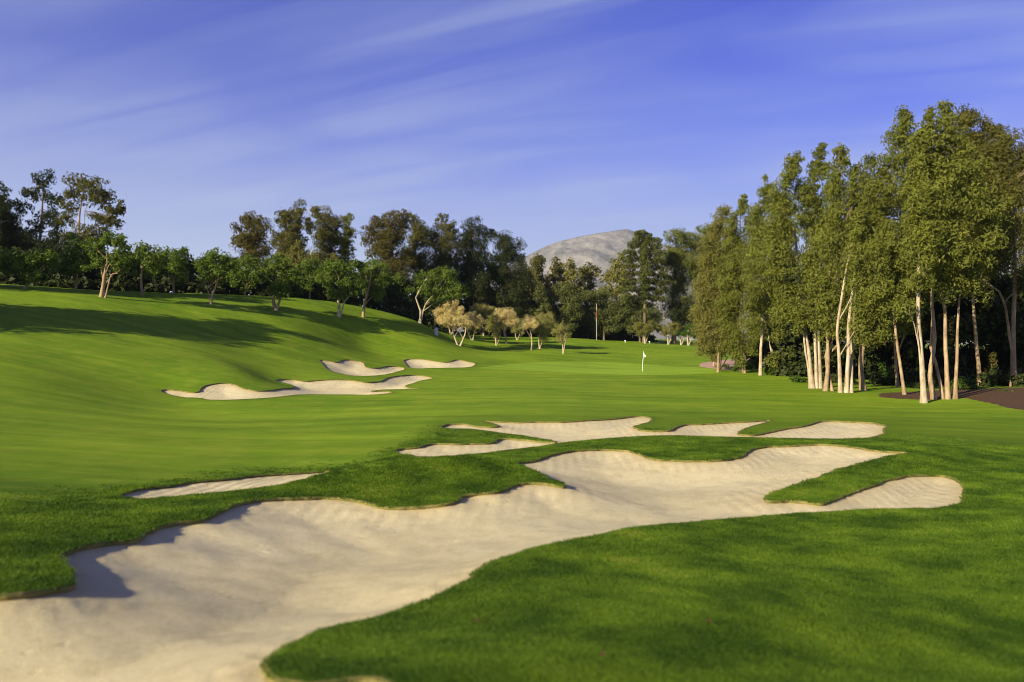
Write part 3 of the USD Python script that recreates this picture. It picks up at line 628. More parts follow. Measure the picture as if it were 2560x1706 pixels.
seed_no = [100]
def tree(name, label, d, blobs, stems, leafmat, bark, leaf_len=0.3, cover=1.0, base=None, group=None, cat="tree", droop=0.0, limbs=1.0, clump=0.42, deep=0.9, raw=None, fill=0.25, twig=0.03, aspect=0.5, swell=1.12, back=0.0):
    """stems: [(pixel path from the foot upwards, width at foot in m, width at top in m)]; blobs in pixels at distance d."""
    seed_no[0] += 1
    r = np.random.default_rng(seed_no[0])
    bl = raw if raw is not None else px_blobs(blobs, d, r, deep, swell=swell)
    pts, hubs, outs = crown_points(bl, leaf_len, cover, r, clump, fill)
    root = np.array(base if base is not None else at(stems[0][0][0][0], stems[0][0][0][1], d))
    t = thing(name, label, cat, root, group)
    B = np.array(bl)
    gz = zxy(pts[:, 0], pts[:, 1])
    up = pts[:, 2] > gz + 0.05
    v, f = leaf_cards(pts[up], leaf_len, r, droop, aspect, outs[up])
    tops = []
    for si, (path, w0, w1) in enumerate(stems):
        if raw is None:
            P3 = np.array([at(px, py, d) for px, py in path])
            P3[:, 1] += np.linspace(0, 1, len(P3)) * (r.uniform(-0.4, 0.4) + back)
        else:
            P3 = np.array(path, float)
        P3[0, 2] = min(P3[0, 2], float(zxy(P3[0, 0], P3[0, 1]))) - 0.12
        tv, tf = trunk_tube(P3, w0 / 2, w1 / 2, r)
        parts = [(tv, tf)]
        # limbs from this stem into the masses of the crown nearest to it
        owner = np.array([np.argmin([np.linalg.norm((B[k, :2] - np.array(tp))) for tp in [P3[-1, :2]]]) for k in range(len(B))])
        ks = [k for k in range(len(B)) if k % len(stems) == si]
        for k in ks:
            if r.uniform() > limbs:
                continue
            goal = B[k, :3] + r.normal(size=3) * B[k, 3:] * 0.15
            j = np.argmin(np.abs(P3[:, 2] - max(P3[0, 2] + 0.35 * (P3[-1, 2] - P3[0, 2]), goal[2] - 0.7 * np.linalg.norm(goal[:2] - P3[-1, :2]) - 0.5)))
            start = P3[max(j, 1)] if len(P3) > 1 else P3[0]
            if np.linalg.norm(goal - start) < 0.3:
                continue
            mid = start + (goal - start) * 0.5 + np.array([0, 0, 0.12 * np.linalg.norm(goal - start)]) * r.uniform(0.2, 1.2)
            rw = max(w1 * 0.38, 0.035)
            parts.append(trunk_tube(np.array([start, mid, goal]), rw, rw * 0.35, r, 0.05, 6))
            near_h = hubs[np.argsort(np.linalg.norm(hubs - goal, axis=1))[:4]]
            for h in near_h:
                parts.append(tube(np.array([goal * 0.5 + mid * 0.5, (goal + h) / 2 + [0, 0, 0.05], h]), np.array([twig, twig * 0.7, twig * 0.35]), 5))
        tv, tf = join(parts)
        obj("trunk", (tv - root, tf), bark, t, smooth=50)
    obj("crown", (v - root, f), leafmat, t)
    return t

def bush(name, label, d, blobs, leafmat, leaf_len=0.25, cover=1.1, group=None, cat="bush", deep=1.0, foot_px=None):
    seed_no[0] += 1
    r = np.random.default_rng(seed_no[0])
    bl = px_blobs(blobs, d, r, deep)
    pts, hubs, outs = crown_points(bl, leaf_len, cover, r, 0.45, 0.4)
    up = pts[:, 2] > zxy(pts[:, 0], pts[:, 1]) + 0.02
    x, y = bl[0][0], bl[0][1]
    root = np.array([x, y, float(zxy(x, y))])
    t = thing(name, label, cat, root, group)
    v, f = leaf_cards(pts[up], leaf_len, r, 0, 0.5, outs[up])
    obj("foliage", (v - root, f), leafmat, t)
    parts = [tube(np.array([[x, y, root[2] - 0.1], [(x + h[0]) / 2, (y + h[1]) / 2, root[2] + (h[2] - root[2]) * 0.6], h]), np.array([0.05, 0.035, 0.015]), 5) for h in hubs[:: max(1, len(hubs) // 6)][:6]]
    v, f = join(parts)
    obj("stem", (v - root, f), "dark_bark", t)
    return t

def mass(name, label, spec, leafmat, leaf_len=0.5, cover=1.2):
    """Undergrowth that reads as one dark mass. spec: (px, py, rx, ry, d)."""
    seed_no[0] += 1
    r = np.random.default_rng(seed_no[0]); bl = []
    for px, py, rx, ry, d in spec:
        p = at(px, py, d); s = d / F; bl.append((p[0], p[1], p[2], rx * s, rx * s * 0.9, ry * s))
    pts, _, outs = crown_points(bl, leaf_len, cover, r, 0.5, 0.6)
    up = pts[:, 2] > zxy(pts[:, 0], pts[:, 1]) - 0.02
    m = obj(name, leaf_cards(pts[up], leaf_len, r, 0, 0.8, outs[up]), leafmat)
    tag(m.GetPrim(), label, kind="stuff")

# --- the belt of trees along the crest of the left slope
def treeline(px):
    return np.interp(px, [0, 250, 520, 690, 850, 1050, 1130, 1300, 1600, 1800], [729, 743, 761, 776, 793, 808, 828, 838, 858, 868]), np.interp(px, [0, 250, 520, 690, 850, 1050, 1110, 1300, 1450, 1600, 1800], [70, 75, 82, 87, 93, 105, 128, 136, 142, 144, 144])
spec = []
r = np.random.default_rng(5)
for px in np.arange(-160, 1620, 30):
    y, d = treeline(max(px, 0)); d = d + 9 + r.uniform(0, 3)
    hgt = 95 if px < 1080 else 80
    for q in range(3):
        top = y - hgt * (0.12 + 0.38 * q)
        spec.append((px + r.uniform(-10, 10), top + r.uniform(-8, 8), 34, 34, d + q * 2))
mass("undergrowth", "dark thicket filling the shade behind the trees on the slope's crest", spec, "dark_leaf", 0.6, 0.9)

LG = "rounded green trees along the crest of the left slope"
def orchard(label, base, blobs, stems, mat="orchard_leaf", bark="brown_bark", back=0.0, cover=0.95, **k):
    d = float(ground(*base)[0]) if not back else back
    return tree("round_tree", label, d, blobs, stems, mat, bark, 0.30, cover, group=LG, **k)
orchard("round tree with a leaning forked trunk, in deep shade at the picture's left edge", (58, 725), [(60, 655, 45, 30), (20, 660, 45, 35), (110, 650, 40, 32), (90, 690, 40, 20)], [([(58, 727), (75, 705), (112, 675)], 0.32, 0.16)], back=74)
orchard("shaded bushy tree with no trunk showing, just left of the lit forked tree", (190, 738), [(190, 615, 38, 35), (205, 650, 38, 35), (170, 660, 35, 35)], [([(185, 742), (190, 700), (190, 650)], 0.3, 0.15)], back=80)
orchard("round tree with lit forked trunk and low dry sprays, below the tall open gum", (253, 743), [(272, 600, 38, 24), (238, 622, 26, 26), (303, 612, 28, 26), (292, 648, 34, 24), (247, 655, 22, 22), (216, 672, 14, 9), (304, 672, 24, 10)],
        [([(253, 744), (259, 715), (263, 690), (270, 655)], 0.42, 0.16), ([(263, 698), (278, 690), (295, 684)], 0.16, 0.09), ([(262, 692), (252, 670), (246, 655)], 0.14, 0.07)])
orchard("shaded tree with a faint straight trunk, right of the lit forked tree", (357, 750), [(362, 632, 42, 28), (348, 662, 42, 28), (385, 655, 30, 28)], [([(359, 752), (354, 715), (356, 670)], 0.34, 0.18)], back=82)
orchard("dense low green tree filling the gap before the slender forked tree", (440, 755), [(415, 640, 32, 26), (452, 642, 36, 30), (400, 672, 36, 28), (440, 682, 40, 28)], [([(432, 757), (434, 720), (435, 670)], 0.3, 0.16)], back=87)
orchard("round tree with a slender pale trunk forking in two, left end of the middle gums", (526, 761), [(537, 642, 38, 24), (502, 660, 28, 24), (566, 652, 28, 26), (550, 685, 38, 22), (512, 690, 28, 16), (580, 690, 20, 24)],
        [([(526, 762), (530, 738), (537, 715), (545, 690)], 0.30, 0.13), ([(530, 737), (518, 722), (508, 700)], 0.13, 0.07)])
orchard("shaded tree between the slender forked tree and the twin stemmed tree", (615, 768), [(620, 660, 38, 24), (608, 698, 38, 28), (645, 690, 26, 26)], [([(600, 768), (612, 735), (620, 700)], 0.26, 0.14)], back=96)
orchard("bright tree whose trunk splits into two curved stems, with a low leafy skirt", (690, 776), [(696, 655, 42, 20), (668, 688, 26, 22), (716, 688, 36, 26), (694, 718, 34, 16), (668, 730, 14, 7), (706, 736, 28, 10)],
        [([(690, 777), (684, 755), (684, 742), (692, 715)], 0.46, 0.2), ([(689, 766), (700, 748), (702, 738), (696, 722)], 0.34, 0.18)], cover=1.05)
orchard("shaded tree behind, right of the twin stemmed tree", (775, 782), [(775, 668, 40, 26), (765, 705, 40, 30), (800, 690, 24, 30)], [([(772, 786), (774, 750), (775, 700)], 0.3, 0.16)], back=101)
orchard("bright tree with a pale trunk forking low into a clear letter Y", (847, 792), [(846, 668, 42, 22), (816, 690, 33, 26), (872, 700, 33, 28), (848, 732, 40, 20), (885, 730, 20, 18)],
        [([(846, 793), (848, 768), (846, 752), (856, 728)], 0.42, 0.15), ([(849, 766), (862, 755), (872, 744), (880, 730)], 0.2, 0.1)], bark="pale_bark", cover=1.05)
orchard("bright tree with a straight shaded trunk, right of the Y forked tree", (908, 793), [(932, 668, 42, 26), (962, 690, 26, 28), (920, 715, 38, 26), (946, 735, 24, 20), (895, 670, 26, 22)], [([(908, 795), (911, 765), (925, 715)], 0.4, 0.2)], cover=1.0)
orchard("low green tree in shade, between the straight trunked tree and the broad crowned tree", (1000, 802), [(992, 702, 28, 20), (1002, 735, 33, 30), (975, 728, 24, 26)], [([(995, 805), (998, 775), (1000, 735)], 0.3, 0.15)], back=116)
orchard("broad crowned bright tree on a pale trunk, nearest the stone post", (1050, 808), [(1070, 692, 38, 22), (1112, 690, 42, 22), (1060, 720, 33, 22), (1122, 728, 43, 28), (1152, 726, 28, 23), (1092, 752, 30, 18)],
        [([(1050, 809), (1052, 782), (1050, 772), (1040, 745)], 0.42, 0.16), ([(1051, 777), (1064, 762), (1085, 738)], 0.2, 0.12)], bark="pale_bark")

# --- tall gums behind that belt
def gum(label, d, blobs, stems, mat="far_gum_leaf", bark="gum_bark", ll=0.33, cover=0.85, group="tall gum trees behind the left slope", dense=True, swell=1.22, **k):
    base_px = stems[0][0][0][0]
    u = (base_px - CX) / F
    base = np.array([u * d, d, float(zuv(u, d))])
    if dense:                                   # the dim inside of a crown, closing most of the sky gaps
        B = np.array([b[:4] for b in blobs], float); x0, x1, y0, y1 = (B[:, 0] - B[:, 2]).min(), (B[:, 0] + B[:, 2]).max(), (B[:, 1] - B[:, 3]).min(), (B[:, 1] + B[:, 3]).max()
        cx, hw, H = (x0 + x1) / 2, (x1 - x0) / 2, y1 - y0
        blobs = list(blobs) + [(cx, y0 + 0.40 * H, 0.60 * hw, 0.26 * H), (cx - 0.2 * hw, y0 + 0.68 * H, 0.68 * hw, 0.26 * H), (cx + 0.15 * hw, y0 + 0.95 * H, 0.8 * hw, 0.24 * H), (cx, y0 + 1.2 * H, 0.7 * hw, 0.22 * H)]
    return tree("gum_tree", label, d, blobs, stems, mat, bark, ll, cover, base=base, group=group, droop=0.5, aspect=0.42, swell=swell, **k)
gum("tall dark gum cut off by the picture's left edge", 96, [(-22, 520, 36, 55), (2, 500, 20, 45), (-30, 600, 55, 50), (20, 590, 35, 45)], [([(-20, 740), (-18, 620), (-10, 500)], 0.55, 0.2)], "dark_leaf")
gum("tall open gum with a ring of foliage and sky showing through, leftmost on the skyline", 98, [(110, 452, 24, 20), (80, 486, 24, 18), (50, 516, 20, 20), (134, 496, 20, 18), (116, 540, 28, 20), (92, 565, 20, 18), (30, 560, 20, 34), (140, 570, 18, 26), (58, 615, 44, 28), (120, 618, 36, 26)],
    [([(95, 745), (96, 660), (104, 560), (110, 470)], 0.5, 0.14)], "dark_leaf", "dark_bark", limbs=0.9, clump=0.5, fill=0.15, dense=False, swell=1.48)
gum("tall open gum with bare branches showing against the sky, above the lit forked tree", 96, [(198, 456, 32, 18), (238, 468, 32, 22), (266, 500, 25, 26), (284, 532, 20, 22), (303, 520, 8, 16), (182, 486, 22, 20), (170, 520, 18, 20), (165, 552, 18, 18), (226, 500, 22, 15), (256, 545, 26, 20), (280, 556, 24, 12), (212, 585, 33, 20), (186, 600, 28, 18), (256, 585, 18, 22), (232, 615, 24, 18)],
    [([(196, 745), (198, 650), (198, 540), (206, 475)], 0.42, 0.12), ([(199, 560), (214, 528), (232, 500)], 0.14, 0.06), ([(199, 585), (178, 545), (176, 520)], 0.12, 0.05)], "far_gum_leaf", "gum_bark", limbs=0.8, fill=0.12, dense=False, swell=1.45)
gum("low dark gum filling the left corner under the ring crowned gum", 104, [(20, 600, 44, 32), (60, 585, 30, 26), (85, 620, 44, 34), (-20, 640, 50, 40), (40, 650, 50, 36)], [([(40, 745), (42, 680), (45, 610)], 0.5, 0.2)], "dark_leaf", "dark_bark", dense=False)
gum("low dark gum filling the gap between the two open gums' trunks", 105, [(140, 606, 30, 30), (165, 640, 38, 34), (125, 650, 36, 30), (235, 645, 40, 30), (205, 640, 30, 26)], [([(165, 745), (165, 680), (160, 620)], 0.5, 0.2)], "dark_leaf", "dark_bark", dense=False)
gum("leftmost brownish gum of the middle clump, with small gaps of sky", 124, [(624, 546, 28, 20), (652, 562, 26, 26), (602, 578, 22, 22), (590, 602, 11, 18), (630, 602, 28, 28), (656, 622, 28, 26), (625, 640, 26, 24)], [([(640, 770), (640, 640), (630, 560)], 0.5, 0.16)], "brown_gum_leaf")
gum("highest gum of the middle clump, with white limbs showing in its crown", 122, [(746, 524, 27, 22), (706, 540, 24, 22), (731, 562, 32, 24), (768, 562, 18, 26), (700, 592, 24, 24), (745, 605, 28, 26), (715, 640, 26, 24)],
    [([(722, 775), (722, 650), (720, 600), (736, 550)], 0.5, 0.2), ([(720, 608), (714, 585), (706, 548)], 0.3, 0.12)], "far_gum_leaf", "white_bark")
gum("dark gum of the middle clump, third from its left side", 130, [(790, 528, 18, 18), (816, 540, 26, 22), (850, 556, 20, 18), (800, 580, 28, 32), (832, 592, 28, 32), (815, 640, 34, 30)], [([(812, 780), (812, 650), (812, 560)], 0.5, 0.16)])
gum("narrow gum at the right side of the middle clump", 128, [(871, 548, 15, 16), (872, 585, 18, 28), (868, 625, 20, 28), (860, 660, 24, 24)], [([(870, 785), (870, 650), (871, 560)], 0.4, 0.12)], "gum_leaf")
gum("young pale green gum in front of the middle clump's highest tree", 114, column(745, 600, 740, 30, np.random.default_rng(1)) + [(715, 650, 24, 22), (782, 650, 26, 24)], [([(745, 778), (745, 700), (746, 620)], 0.3, 0.08)], "gum_leaf_yellow")
gum("young pale green gum in front of the middle clump's right end", 116, column(836, 628, 740, 28, np.random.default_rng(2)), [([(836, 785), (836, 710), (836, 640)], 0.3, 0.08)], "gum_leaf_yellow")
gum("broad rounded gum with brown patches, left end of the dark clump", 128, [(986, 544, 38, 22), (946, 565, 28, 25), (922, 594, 20, 32), (1000, 582, 33, 32), (958, 612, 36, 34), (1014, 562, 18, 22), (985, 650, 38, 32)], [([(975, 800), (975, 660), (980, 560)], 0.55, 0.18)], "brown_gum_leaf")
gum("narrow topped gum, second in the dark clump", 136, [(1034, 553, 18, 22), (1050, 592, 26, 36), (1030, 635, 36, 36), (1060, 660, 30, 30)], [([(1040, 805), (1040, 660), (1036, 570)], 0.5, 0.16)], "far_gum_leaf")
gum("pointed gum at the top of the dark clump", 138, [(1104, 552, 17, 22), (1090, 592, 30, 36), (1130, 584, 18, 30), (1110, 640, 44, 40), (1105, 690, 40, 30)], [([(1105, 810), (1105, 660), (1104, 570)], 0.5, 0.16)], "far_gum_leaf")
gum("wide dark gum with a sunlit crest, fourth in the dark clump", 140, [(1186, 568, 33, 22), (1160, 600, 32, 28), (1212, 600, 28, 28), (1190, 645, 46, 44), (1160, 690, 40, 30)], [([(1185, 815), (1185, 660), (1186, 580)], 0.5, 0.16)], "dark_leaf")
gum("dark gum stepping down at the right end of the dark clump", 142, [(1256, 600, 24, 20), (1232, 582, 10, 14), (1270, 640, 32, 32), (1300, 655, 23, 22), (1250, 680, 44, 30), (1300, 695, 30, 22)], [([(1262, 818), (1262, 690), (1258, 610)], 0.5, 0.16)], "dark_leaf")

def spire(label, px, top, bot, hw, d):
    r = np.random.default_rng(int(px))
    y, bl = top + 4, []
    while y < bot:
        t = (y - top) / (bot - top); w = hw * (0.18 + 0.82 * t) * r.uniform(0.8, 1.15)
        bl.append((px + r.uniform(-0.2, 0.2) * w, y, w, w * 0.75)); y += max(w * 0.7, 4)
    u = (px - CX) / F
    return tree("cypress_tree", label, d, bl, [([(px, bot + 40), (px, bot), (px, top + 12)], 0.22, 0.05)], "cedar_leaf", "dark_bark", 0.26, 1.1, base=(u * d, d, float(zuv(u, d))), group="slim cypresses before the dark clump", limbs=0.4)
spire("slim cypress standing apart at the left of the small cypresses", 1140, 632, 750, 16, 138)
spire("shortest slim cypress, second from the left", 1174, 655, 750, 11, 139)
spire("widest slim cypress with tufted tip, third from the left", 1203, 645, 750, 16, 139)
spire("thin cypress rising right behind the bright green bush", 1221, 652, 752, 9, 140)
spire("slim cypress tip above the grey green oak, left of the pair", 1297, 670, 770, 12, 145)
spire("slim cypress tip above the grey green oak, right of the pair", 1312, 677, 770, 12, 145)
bush("laurel_bush", "bright green bush at the foot of the slim cypresses", 142, [(1195, 718, 28, 26), (1215, 702, 20, 18), (1246, 697, 24, 13), (1180, 745, 26, 26), (1225, 740, 30, 26)], "fresh_leaf", 0.3)

# --- oaks and further trees in the middle
def oak(label, d, blobs, px, mat="olive_leaf", **k):
    y = max(b[1] + b[3] for b in blobs); u = (px - CX) / F
    return tree("oak_tree", label, d, blobs, [([(px, y + 20), (px, y - 10), (px, min(b[1] for b in blobs) + 20)], 0.4, 0.15)], mat, "dark_bark", 0.34, 1.05, base=(u * d, d, float(zuv(u, d))), group="grey green oaks behind the pale trees", limbs=0.6, swell=1.3, **k)
oak("broad grey green oak behind the left half of the pale trees", 143, [(1270, 716, 28, 20), (1302, 702, 28, 26), (1322, 722, 33, 23), (1240, 732, 26, 20), (1290, 745, 42, 24), (1345, 738, 23, 28), (1310, 782, 38, 28), (1268, 782, 30, 24), (1350, 785, 24, 26)], 1295)
oak("rounded oak behind the right half of the pale trees", 146, [(1400, 722, 26, 20), (1382, 756, 26, 26), (1430, 755, 32, 26), (1420, 795, 38, 28), (1460, 742, 22, 18), (1376, 800, 24, 26)], 1412)
oak("low wide oak beside the red and white pole", 148, [(1500, 745, 36, 22), (1540, 772, 36, 26), (1478, 790, 34, 28), (1562, 757, 26, 18), (1520, 810, 40, 24)], 1510)
oak("oak below the layered cedar", 146, [(1602, 765, 28, 18), (1570, 788, 30, 22), (1630, 785, 30, 22), (1600, 815, 40, 22)], 1600)
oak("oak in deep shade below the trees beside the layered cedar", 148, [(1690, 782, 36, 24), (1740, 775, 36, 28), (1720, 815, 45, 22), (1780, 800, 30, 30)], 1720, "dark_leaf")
def far_tree(label, d, blobs, px, mat="far_gum_leaf"):
    u = (px - CX) / F
    return tree("distant_tree", label, d, blobs, [([(px, 800), (px, 740), (px, min(b[1] for b in blobs))], 0.5, 0.15)], mat, "dark_bark", 0.6, 1.1, base=(u * d, d, float(zuv(u, d))), group="distant trees in the gap before the mountain", limbs=0.4, swell=1.3)
far_tree("distant tree at the left of the gap below the mountain's foot", 178, [(1341, 654, 20, 22), (1335, 690, 28, 26), (1315, 715, 30, 22)], 1338)
far_tree("distant tree with a flat top, second in the gap", 186, [(1394, 668, 20, 20), (1385, 698, 30, 24), (1375, 730, 34, 22)], 1388, "brown_gum_leaf")
far_tree("distant yellowish tree, third in the gap", 182, [(1428, 664, 13, 18), (1428, 695, 20, 24), (1425, 728, 30, 22)], 1427, "gum_leaf_yellow")
far_tree("distant dark rounded tree, fourth in the gap", 188, [(1468, 678, 24, 20), (1475, 705, 26, 22), (1465, 735, 40, 20)], 1470)
far_tree("distant tree half hidden by the layered cedar", 180, [(1548, 662, 20, 25), (1528, 690, 22, 22), (1555, 705, 26, 28), (1530, 730, 36, 20)], 1542, "gum_leaf_yellow")

seed_no[0] += 1
ced = []
for y, hw in [(583, 22), (597, 38), (612, 42), (629, 50), (646, 54), (664, 58), (683, 62), (702, 64), (722, 64), (742, 60)]:
    for s in (-1, 0, 1):
        ced.append((1612 + s * hw * 0.62 + (y * 7 % 11 - 5), y + (s * 5) % 7, hw * 0.47, 10.5))
ced += [(1612, 670, 13, 60), (1612, 725, 16, 36), (1612, 625, 9, 40)]
u = (1612 - CX) / F
tree("cedar_tree", "large cedar with flat layered boughs, right of the mountain", 144, ced, [([(1612, 850), (1612, 740), (1612, 590)], 0.7, 0.1)], "cedar_leaf", "dark_bark", 0.36, 1.05, base=(u * 144, 144, float(zuv(u, 144))), limbs=0.8, clump=0.6, fill=0.4)
BG = "gum trees between the cedar and the near gums"
gum("gum with a lit lower trunk, right behind the cedar", 150, [(1690, 590, 36, 20), (1722, 600, 32, 26), (1680, 640, 32, 32), (1712, 662, 42, 36), (1690, 712, 28, 28)], [([(1685, 850), (1682, 770), (1682, 740), (1690, 640)], 0.75, 0.3)], "gum_leaf", "gum_bark", group=BG)
gum("dark topped gum, right of the gum with the lit lower trunk", 152, [(1762, 578, 28, 20), (1792, 592, 26, 22), (1772, 625, 40, 32), (1752, 672, 34, 36), (1792, 690, 28, 44)], [([(1770, 855), (1770, 700), (1768, 590)], 0.6, 0.2)], "gum_leaf", "gum_bark", group=BG)

RG = "small light green trees in a row on the far crest"
def small(label, base, blobs, mat="gum_leaf_yellow"):
    d = min(float(ground(*base)[0]), 141.0)
    return tree("small_tree", label, d, blobs, [([base, (base[0] - 2, base[1] - 20), (base[0], base[1] - 38)], 0.36, 0.14), ([(base[0], base[1] - 8), (base[0] + 10, base[1] - 22), (base[0] + 18, base[1] - 32)], 0.18, 0.1)], mat, "pale_bark", 0.26, 1.05, base=at(base[0], base[1], d), group=RG, swell=1.25)
small("first small tree of the row beyond the flag, with the thickest pale trunk", (1613, 857), [(1597, 815, 16, 10), (1622, 816, 24, 13), (1608, 830, 20, 8)])
small("second small tree of the row beyond the flag, on a thin trunk", (1671, 861), [(1657, 822, 22, 10), (1688, 818, 22, 11), (1672, 832, 24, 7)])
small("third small tree of the row beyond the flag, with forked trunk", (1703, 863), [(1708, 832, 26, 9), (1730, 822, 22, 11), (1720, 836, 24, 7)], "bush_leaf")
small("last small tree of the row beyond the flag, half hidden by yellow foliage", (1721, 864), [(1752, 826, 24, 11), (1740, 838, 22, 9), (1765, 842, 18, 10)], "bush_leaf")

# --- the pale small trees on the shoulder of the hill
PG = "pale tan small trees on the shoulder behind the green"
def pale(label, base, blobs, stems, mat="pale_leaf"):
    d = float(ground(*base)[0])
    return tree("pale_tree", label, d, blobs, stems, mat, "pale_bark", 0.16, 0.8, swell=1.45, group=PG, clump=0.36, fill=0.35, limbs=1.0, aspect=0.35)
pale("tallest pale tan tree, leftmost of the group, next to the stone post", (1126, 837), [(1122, 776, 30, 20), (1102, 790, 18, 16), (1146, 788, 18, 20), (1122, 802, 30, 14)], [([(1126, 837), (1123, 820), (1118, 800)], 0.3, 0.12), ([(1128, 830), (1136, 815), (1142, 800)], 0.16, 0.08)])
pale("pale tree with a wide open V of two trunks, nearest the bunkers", (1147, 864), [(1150, 802, 15, 12), (1135, 812, 12, 10), (1166, 808, 16, 14)], [([(1145, 864), (1136, 842), (1131, 825), (1134, 808)], 0.26, 0.1), ([(1150, 864), (1158, 848), (1164, 828), (1162, 806)], 0.26, 0.1)])
pale("pinkish tan tree with two curved stems, second crown from the stone post", (1180, 851), [(1178, 796, 26, 14), (1160, 808, 16, 12), (1196, 806, 16, 14), (1178, 816, 24, 9)], [([(1180, 851), (1172, 836), (1167, 820)], 0.26, 0.1), ([(1182, 846), (1186, 832), (1192, 818)], 0.2, 0.09)])
pale("greenish topped tree standing behind the pinkish tan tree", (1209, 841), [(1205, 772, 28, 12), (1185, 784, 16, 11), (1226, 782, 14, 12), (1208, 794, 24, 9)], [([(1209, 841), (1208, 820), (1204, 800)], 0.26, 0.12)], "pale_green_leaf")
pale("low leafy tree with green foliage down to its trunk, in the group's middle", (1241, 865), [(1236, 800, 20, 12), (1225, 816, 14, 12), (1250, 812, 14, 14), (1240, 836, 12, 12)], [([(1241, 865), (1239, 845), (1236, 815)], 0.26, 0.12), ([(1241, 860), (1249, 845), (1254, 830)], 0.12, 0.06)], "pale_green_leaf")
pale("pale tree with a single crooked white trunk, in the group's middle", (1266, 860), [(1262, 788, 25, 15), (1246, 800, 14, 11), (1280, 802, 14, 14), (1262, 812, 24, 10)], [([(1266, 860), (1264, 842), (1260, 832), (1264, 808)], 0.3, 0.12)])
pale("small pale tree hidden behind, right of the crooked white trunk", (1293, 851), [(1296, 808, 18, 12), (1288, 824, 12, 10), (1304, 828, 10, 10)], [([(1293, 851), (1288, 835), (1290, 815)], 0.2, 0.08), ([(1293, 848), (1300, 834), (1302, 820)], 0.14, 0.06)], "pale_green_leaf")
pale("pale tan tree with a dark slender trunk, third from the right", (1328, 876), [(1322, 802, 19, 14), (1310, 816, 12, 10), (1334, 814, 12, 12)], [([(1328, 876), (1330, 850), (1324, 820)], 0.24, 0.1)])
pale("green and gold tree with a leaning trunk, second from the right", (1350, 873), [(1356, 798, 28, 14), (1340, 812, 16, 12), (1374, 812, 16, 14), (1360, 828, 22, 12), (1362, 848, 12, 8)], [([(1350, 873), (1347, 850), (1352, 822)], 0.28, 0.12), ([(1349, 862), (1358, 848), (1368, 836)], 0.12, 0.06)], "pale_green_leaf")
pale("small open tree at the group's right end", (1408, 885), [(1402, 822, 16, 10), (1390, 832, 12, 10), (1414, 838, 12, 14), (1402, 848, 16, 9)], [([(1408, 885), (1407, 862), (1400, 842)], 0.24, 0.1), ([(1408, 864), (1414, 852), (1418, 842)], 0.12, 0.06)], "pale_green_leaf")

# --- the tall gums on the right
GG = "tall gum trees beside the right edge of the fairway"
def big_gum(label, d, cols, extra, stems, mat="gum_leaf", bark="white_bark", seed=0, cover=0.66, ll=0.23, **k):
    r = np.random.default_rng(900 + seed); bl = list(extra)
    for c in cols:
        bl += column(c[0], c[1], c[2], c[3] * 1.7, r, *(c[4:]))
    stems = [(p, a * 0.68, b * 0.72) for p, a, b in stems]
    return tree("gum_tree", label, d, bl, stems, mat, bark, ll, cover, group=GG, droop=0.55, aspect=0.42, limbs=0.3, clump=0.5, fill=0.6, back=1.3, **{"swell": 1.0, **k})
big_gum("yellowish gum at the left end of the right hand gums, foliage down to the ground", 84, [(1806, 505, 800, 40), (1790, 640, 905, 34)], [(1770, 690, 20, 40), (1830, 860, 24, 30)], [([(1795, 930), (1800, 800), (1806, 560)], 0.35, 0.12)], "gum_leaf_yellow", "gum_bark", 1)
big_gum("feathery gum just left of the white trunked gum", 82, [(1856, 478, 900, 42)], [(1846, 900, 22, 24)], [([(1862, 935), (1860, 800), (1856, 520)], 0.35, 0.12), ([(1858, 700), (1846, 640), (1850, 600)], 0.16, 0.08)], "gum_leaf", "gum_bark", 2)
big_gum("gum with one slim bright white trunk at the green's edge", 78, [(1918, 448, 840, 44, 0.45)], [(1913, 446, 8, 14), (1880, 760, 22, 40), (1945, 830, 30, 50), (1965, 890, 30, 34), (1930, 900, 20, 26)], [([(1901, 938), (1906, 870), (1911, 780), (1913, 690), (1914, 560)], 0.46, 0.16)], "gum_leaf", "white_bark", 3)
big_gum("pointed gum with three pale stems, left of the gums with peaked tops", 60, [(1988, 366, 830, 54)], [(1975, 760, 24, 50), (2000, 820, 24, 24)], [([(2031, 975), (2026, 880), (2020, 800), (2000, 560)], 0.62, 0.2), ([(2028, 900), (2016, 850), (2014, 808), (1985, 720)], 0.24, 0.12), ([(2042, 973), (2043, 880), (2044, 810), (2030, 640)], 0.42, 0.16)], "gum_leaf", "white_bark", 4)
big_gum("sharply pointed narrow gum, middle one of the three peaks left of the highest gums", 60, [(2053, 352, 820, 42)], [], [([(2050, 976), (2054, 890), (2056, 812), (2054, 560)], 0.5, 0.16)], "gum_leaf", "white_bark", 5)
big_gum("double peaked gum on a split foot, before the notch in the skyline", 57, [(2112, 358, 850, 54)], [(2098, 372, 14, 18), (2140, 700, 30, 60)], [([(2063, 979), (2072, 935), (2080, 880), (2082, 815), (2092, 600)], 0.45, 0.16), ([(2084, 986), (2078, 935), (2080, 895)], 0.42, 0.3)], "gum_leaf", "gum_bark", 6)
big_gum("slender gum with two leaning trunks, right of the split foot gum", 55, [(2176, 440, 860, 44)], [(2170, 800, 24, 30)], [([(2101, 988), (2107, 890), (2111, 800), (2150, 600)], 0.4, 0.14), ([(2116, 991), (2128, 890), (2138, 790), (2170, 600)], 0.46, 0.16), ([(2128, 964), (2140, 915), (2150, 880)], 0.4, 0.25)], "gum_leaf", "white_bark", 7)
big_gum("first and leftmost of the highest gums, its bole short and thick near a leaning trunk", 58, [(2256, 258, 830, 76, 0.6)], [(2215, 480, 34, 50), (2190, 640, 34, 60), (2200, 760, 36, 40)], [([(2158, 972), (2160, 900), (2190, 720), (2240, 500)], 0.6, 0.2)], "gum_leaf", "gum_bark", 8)
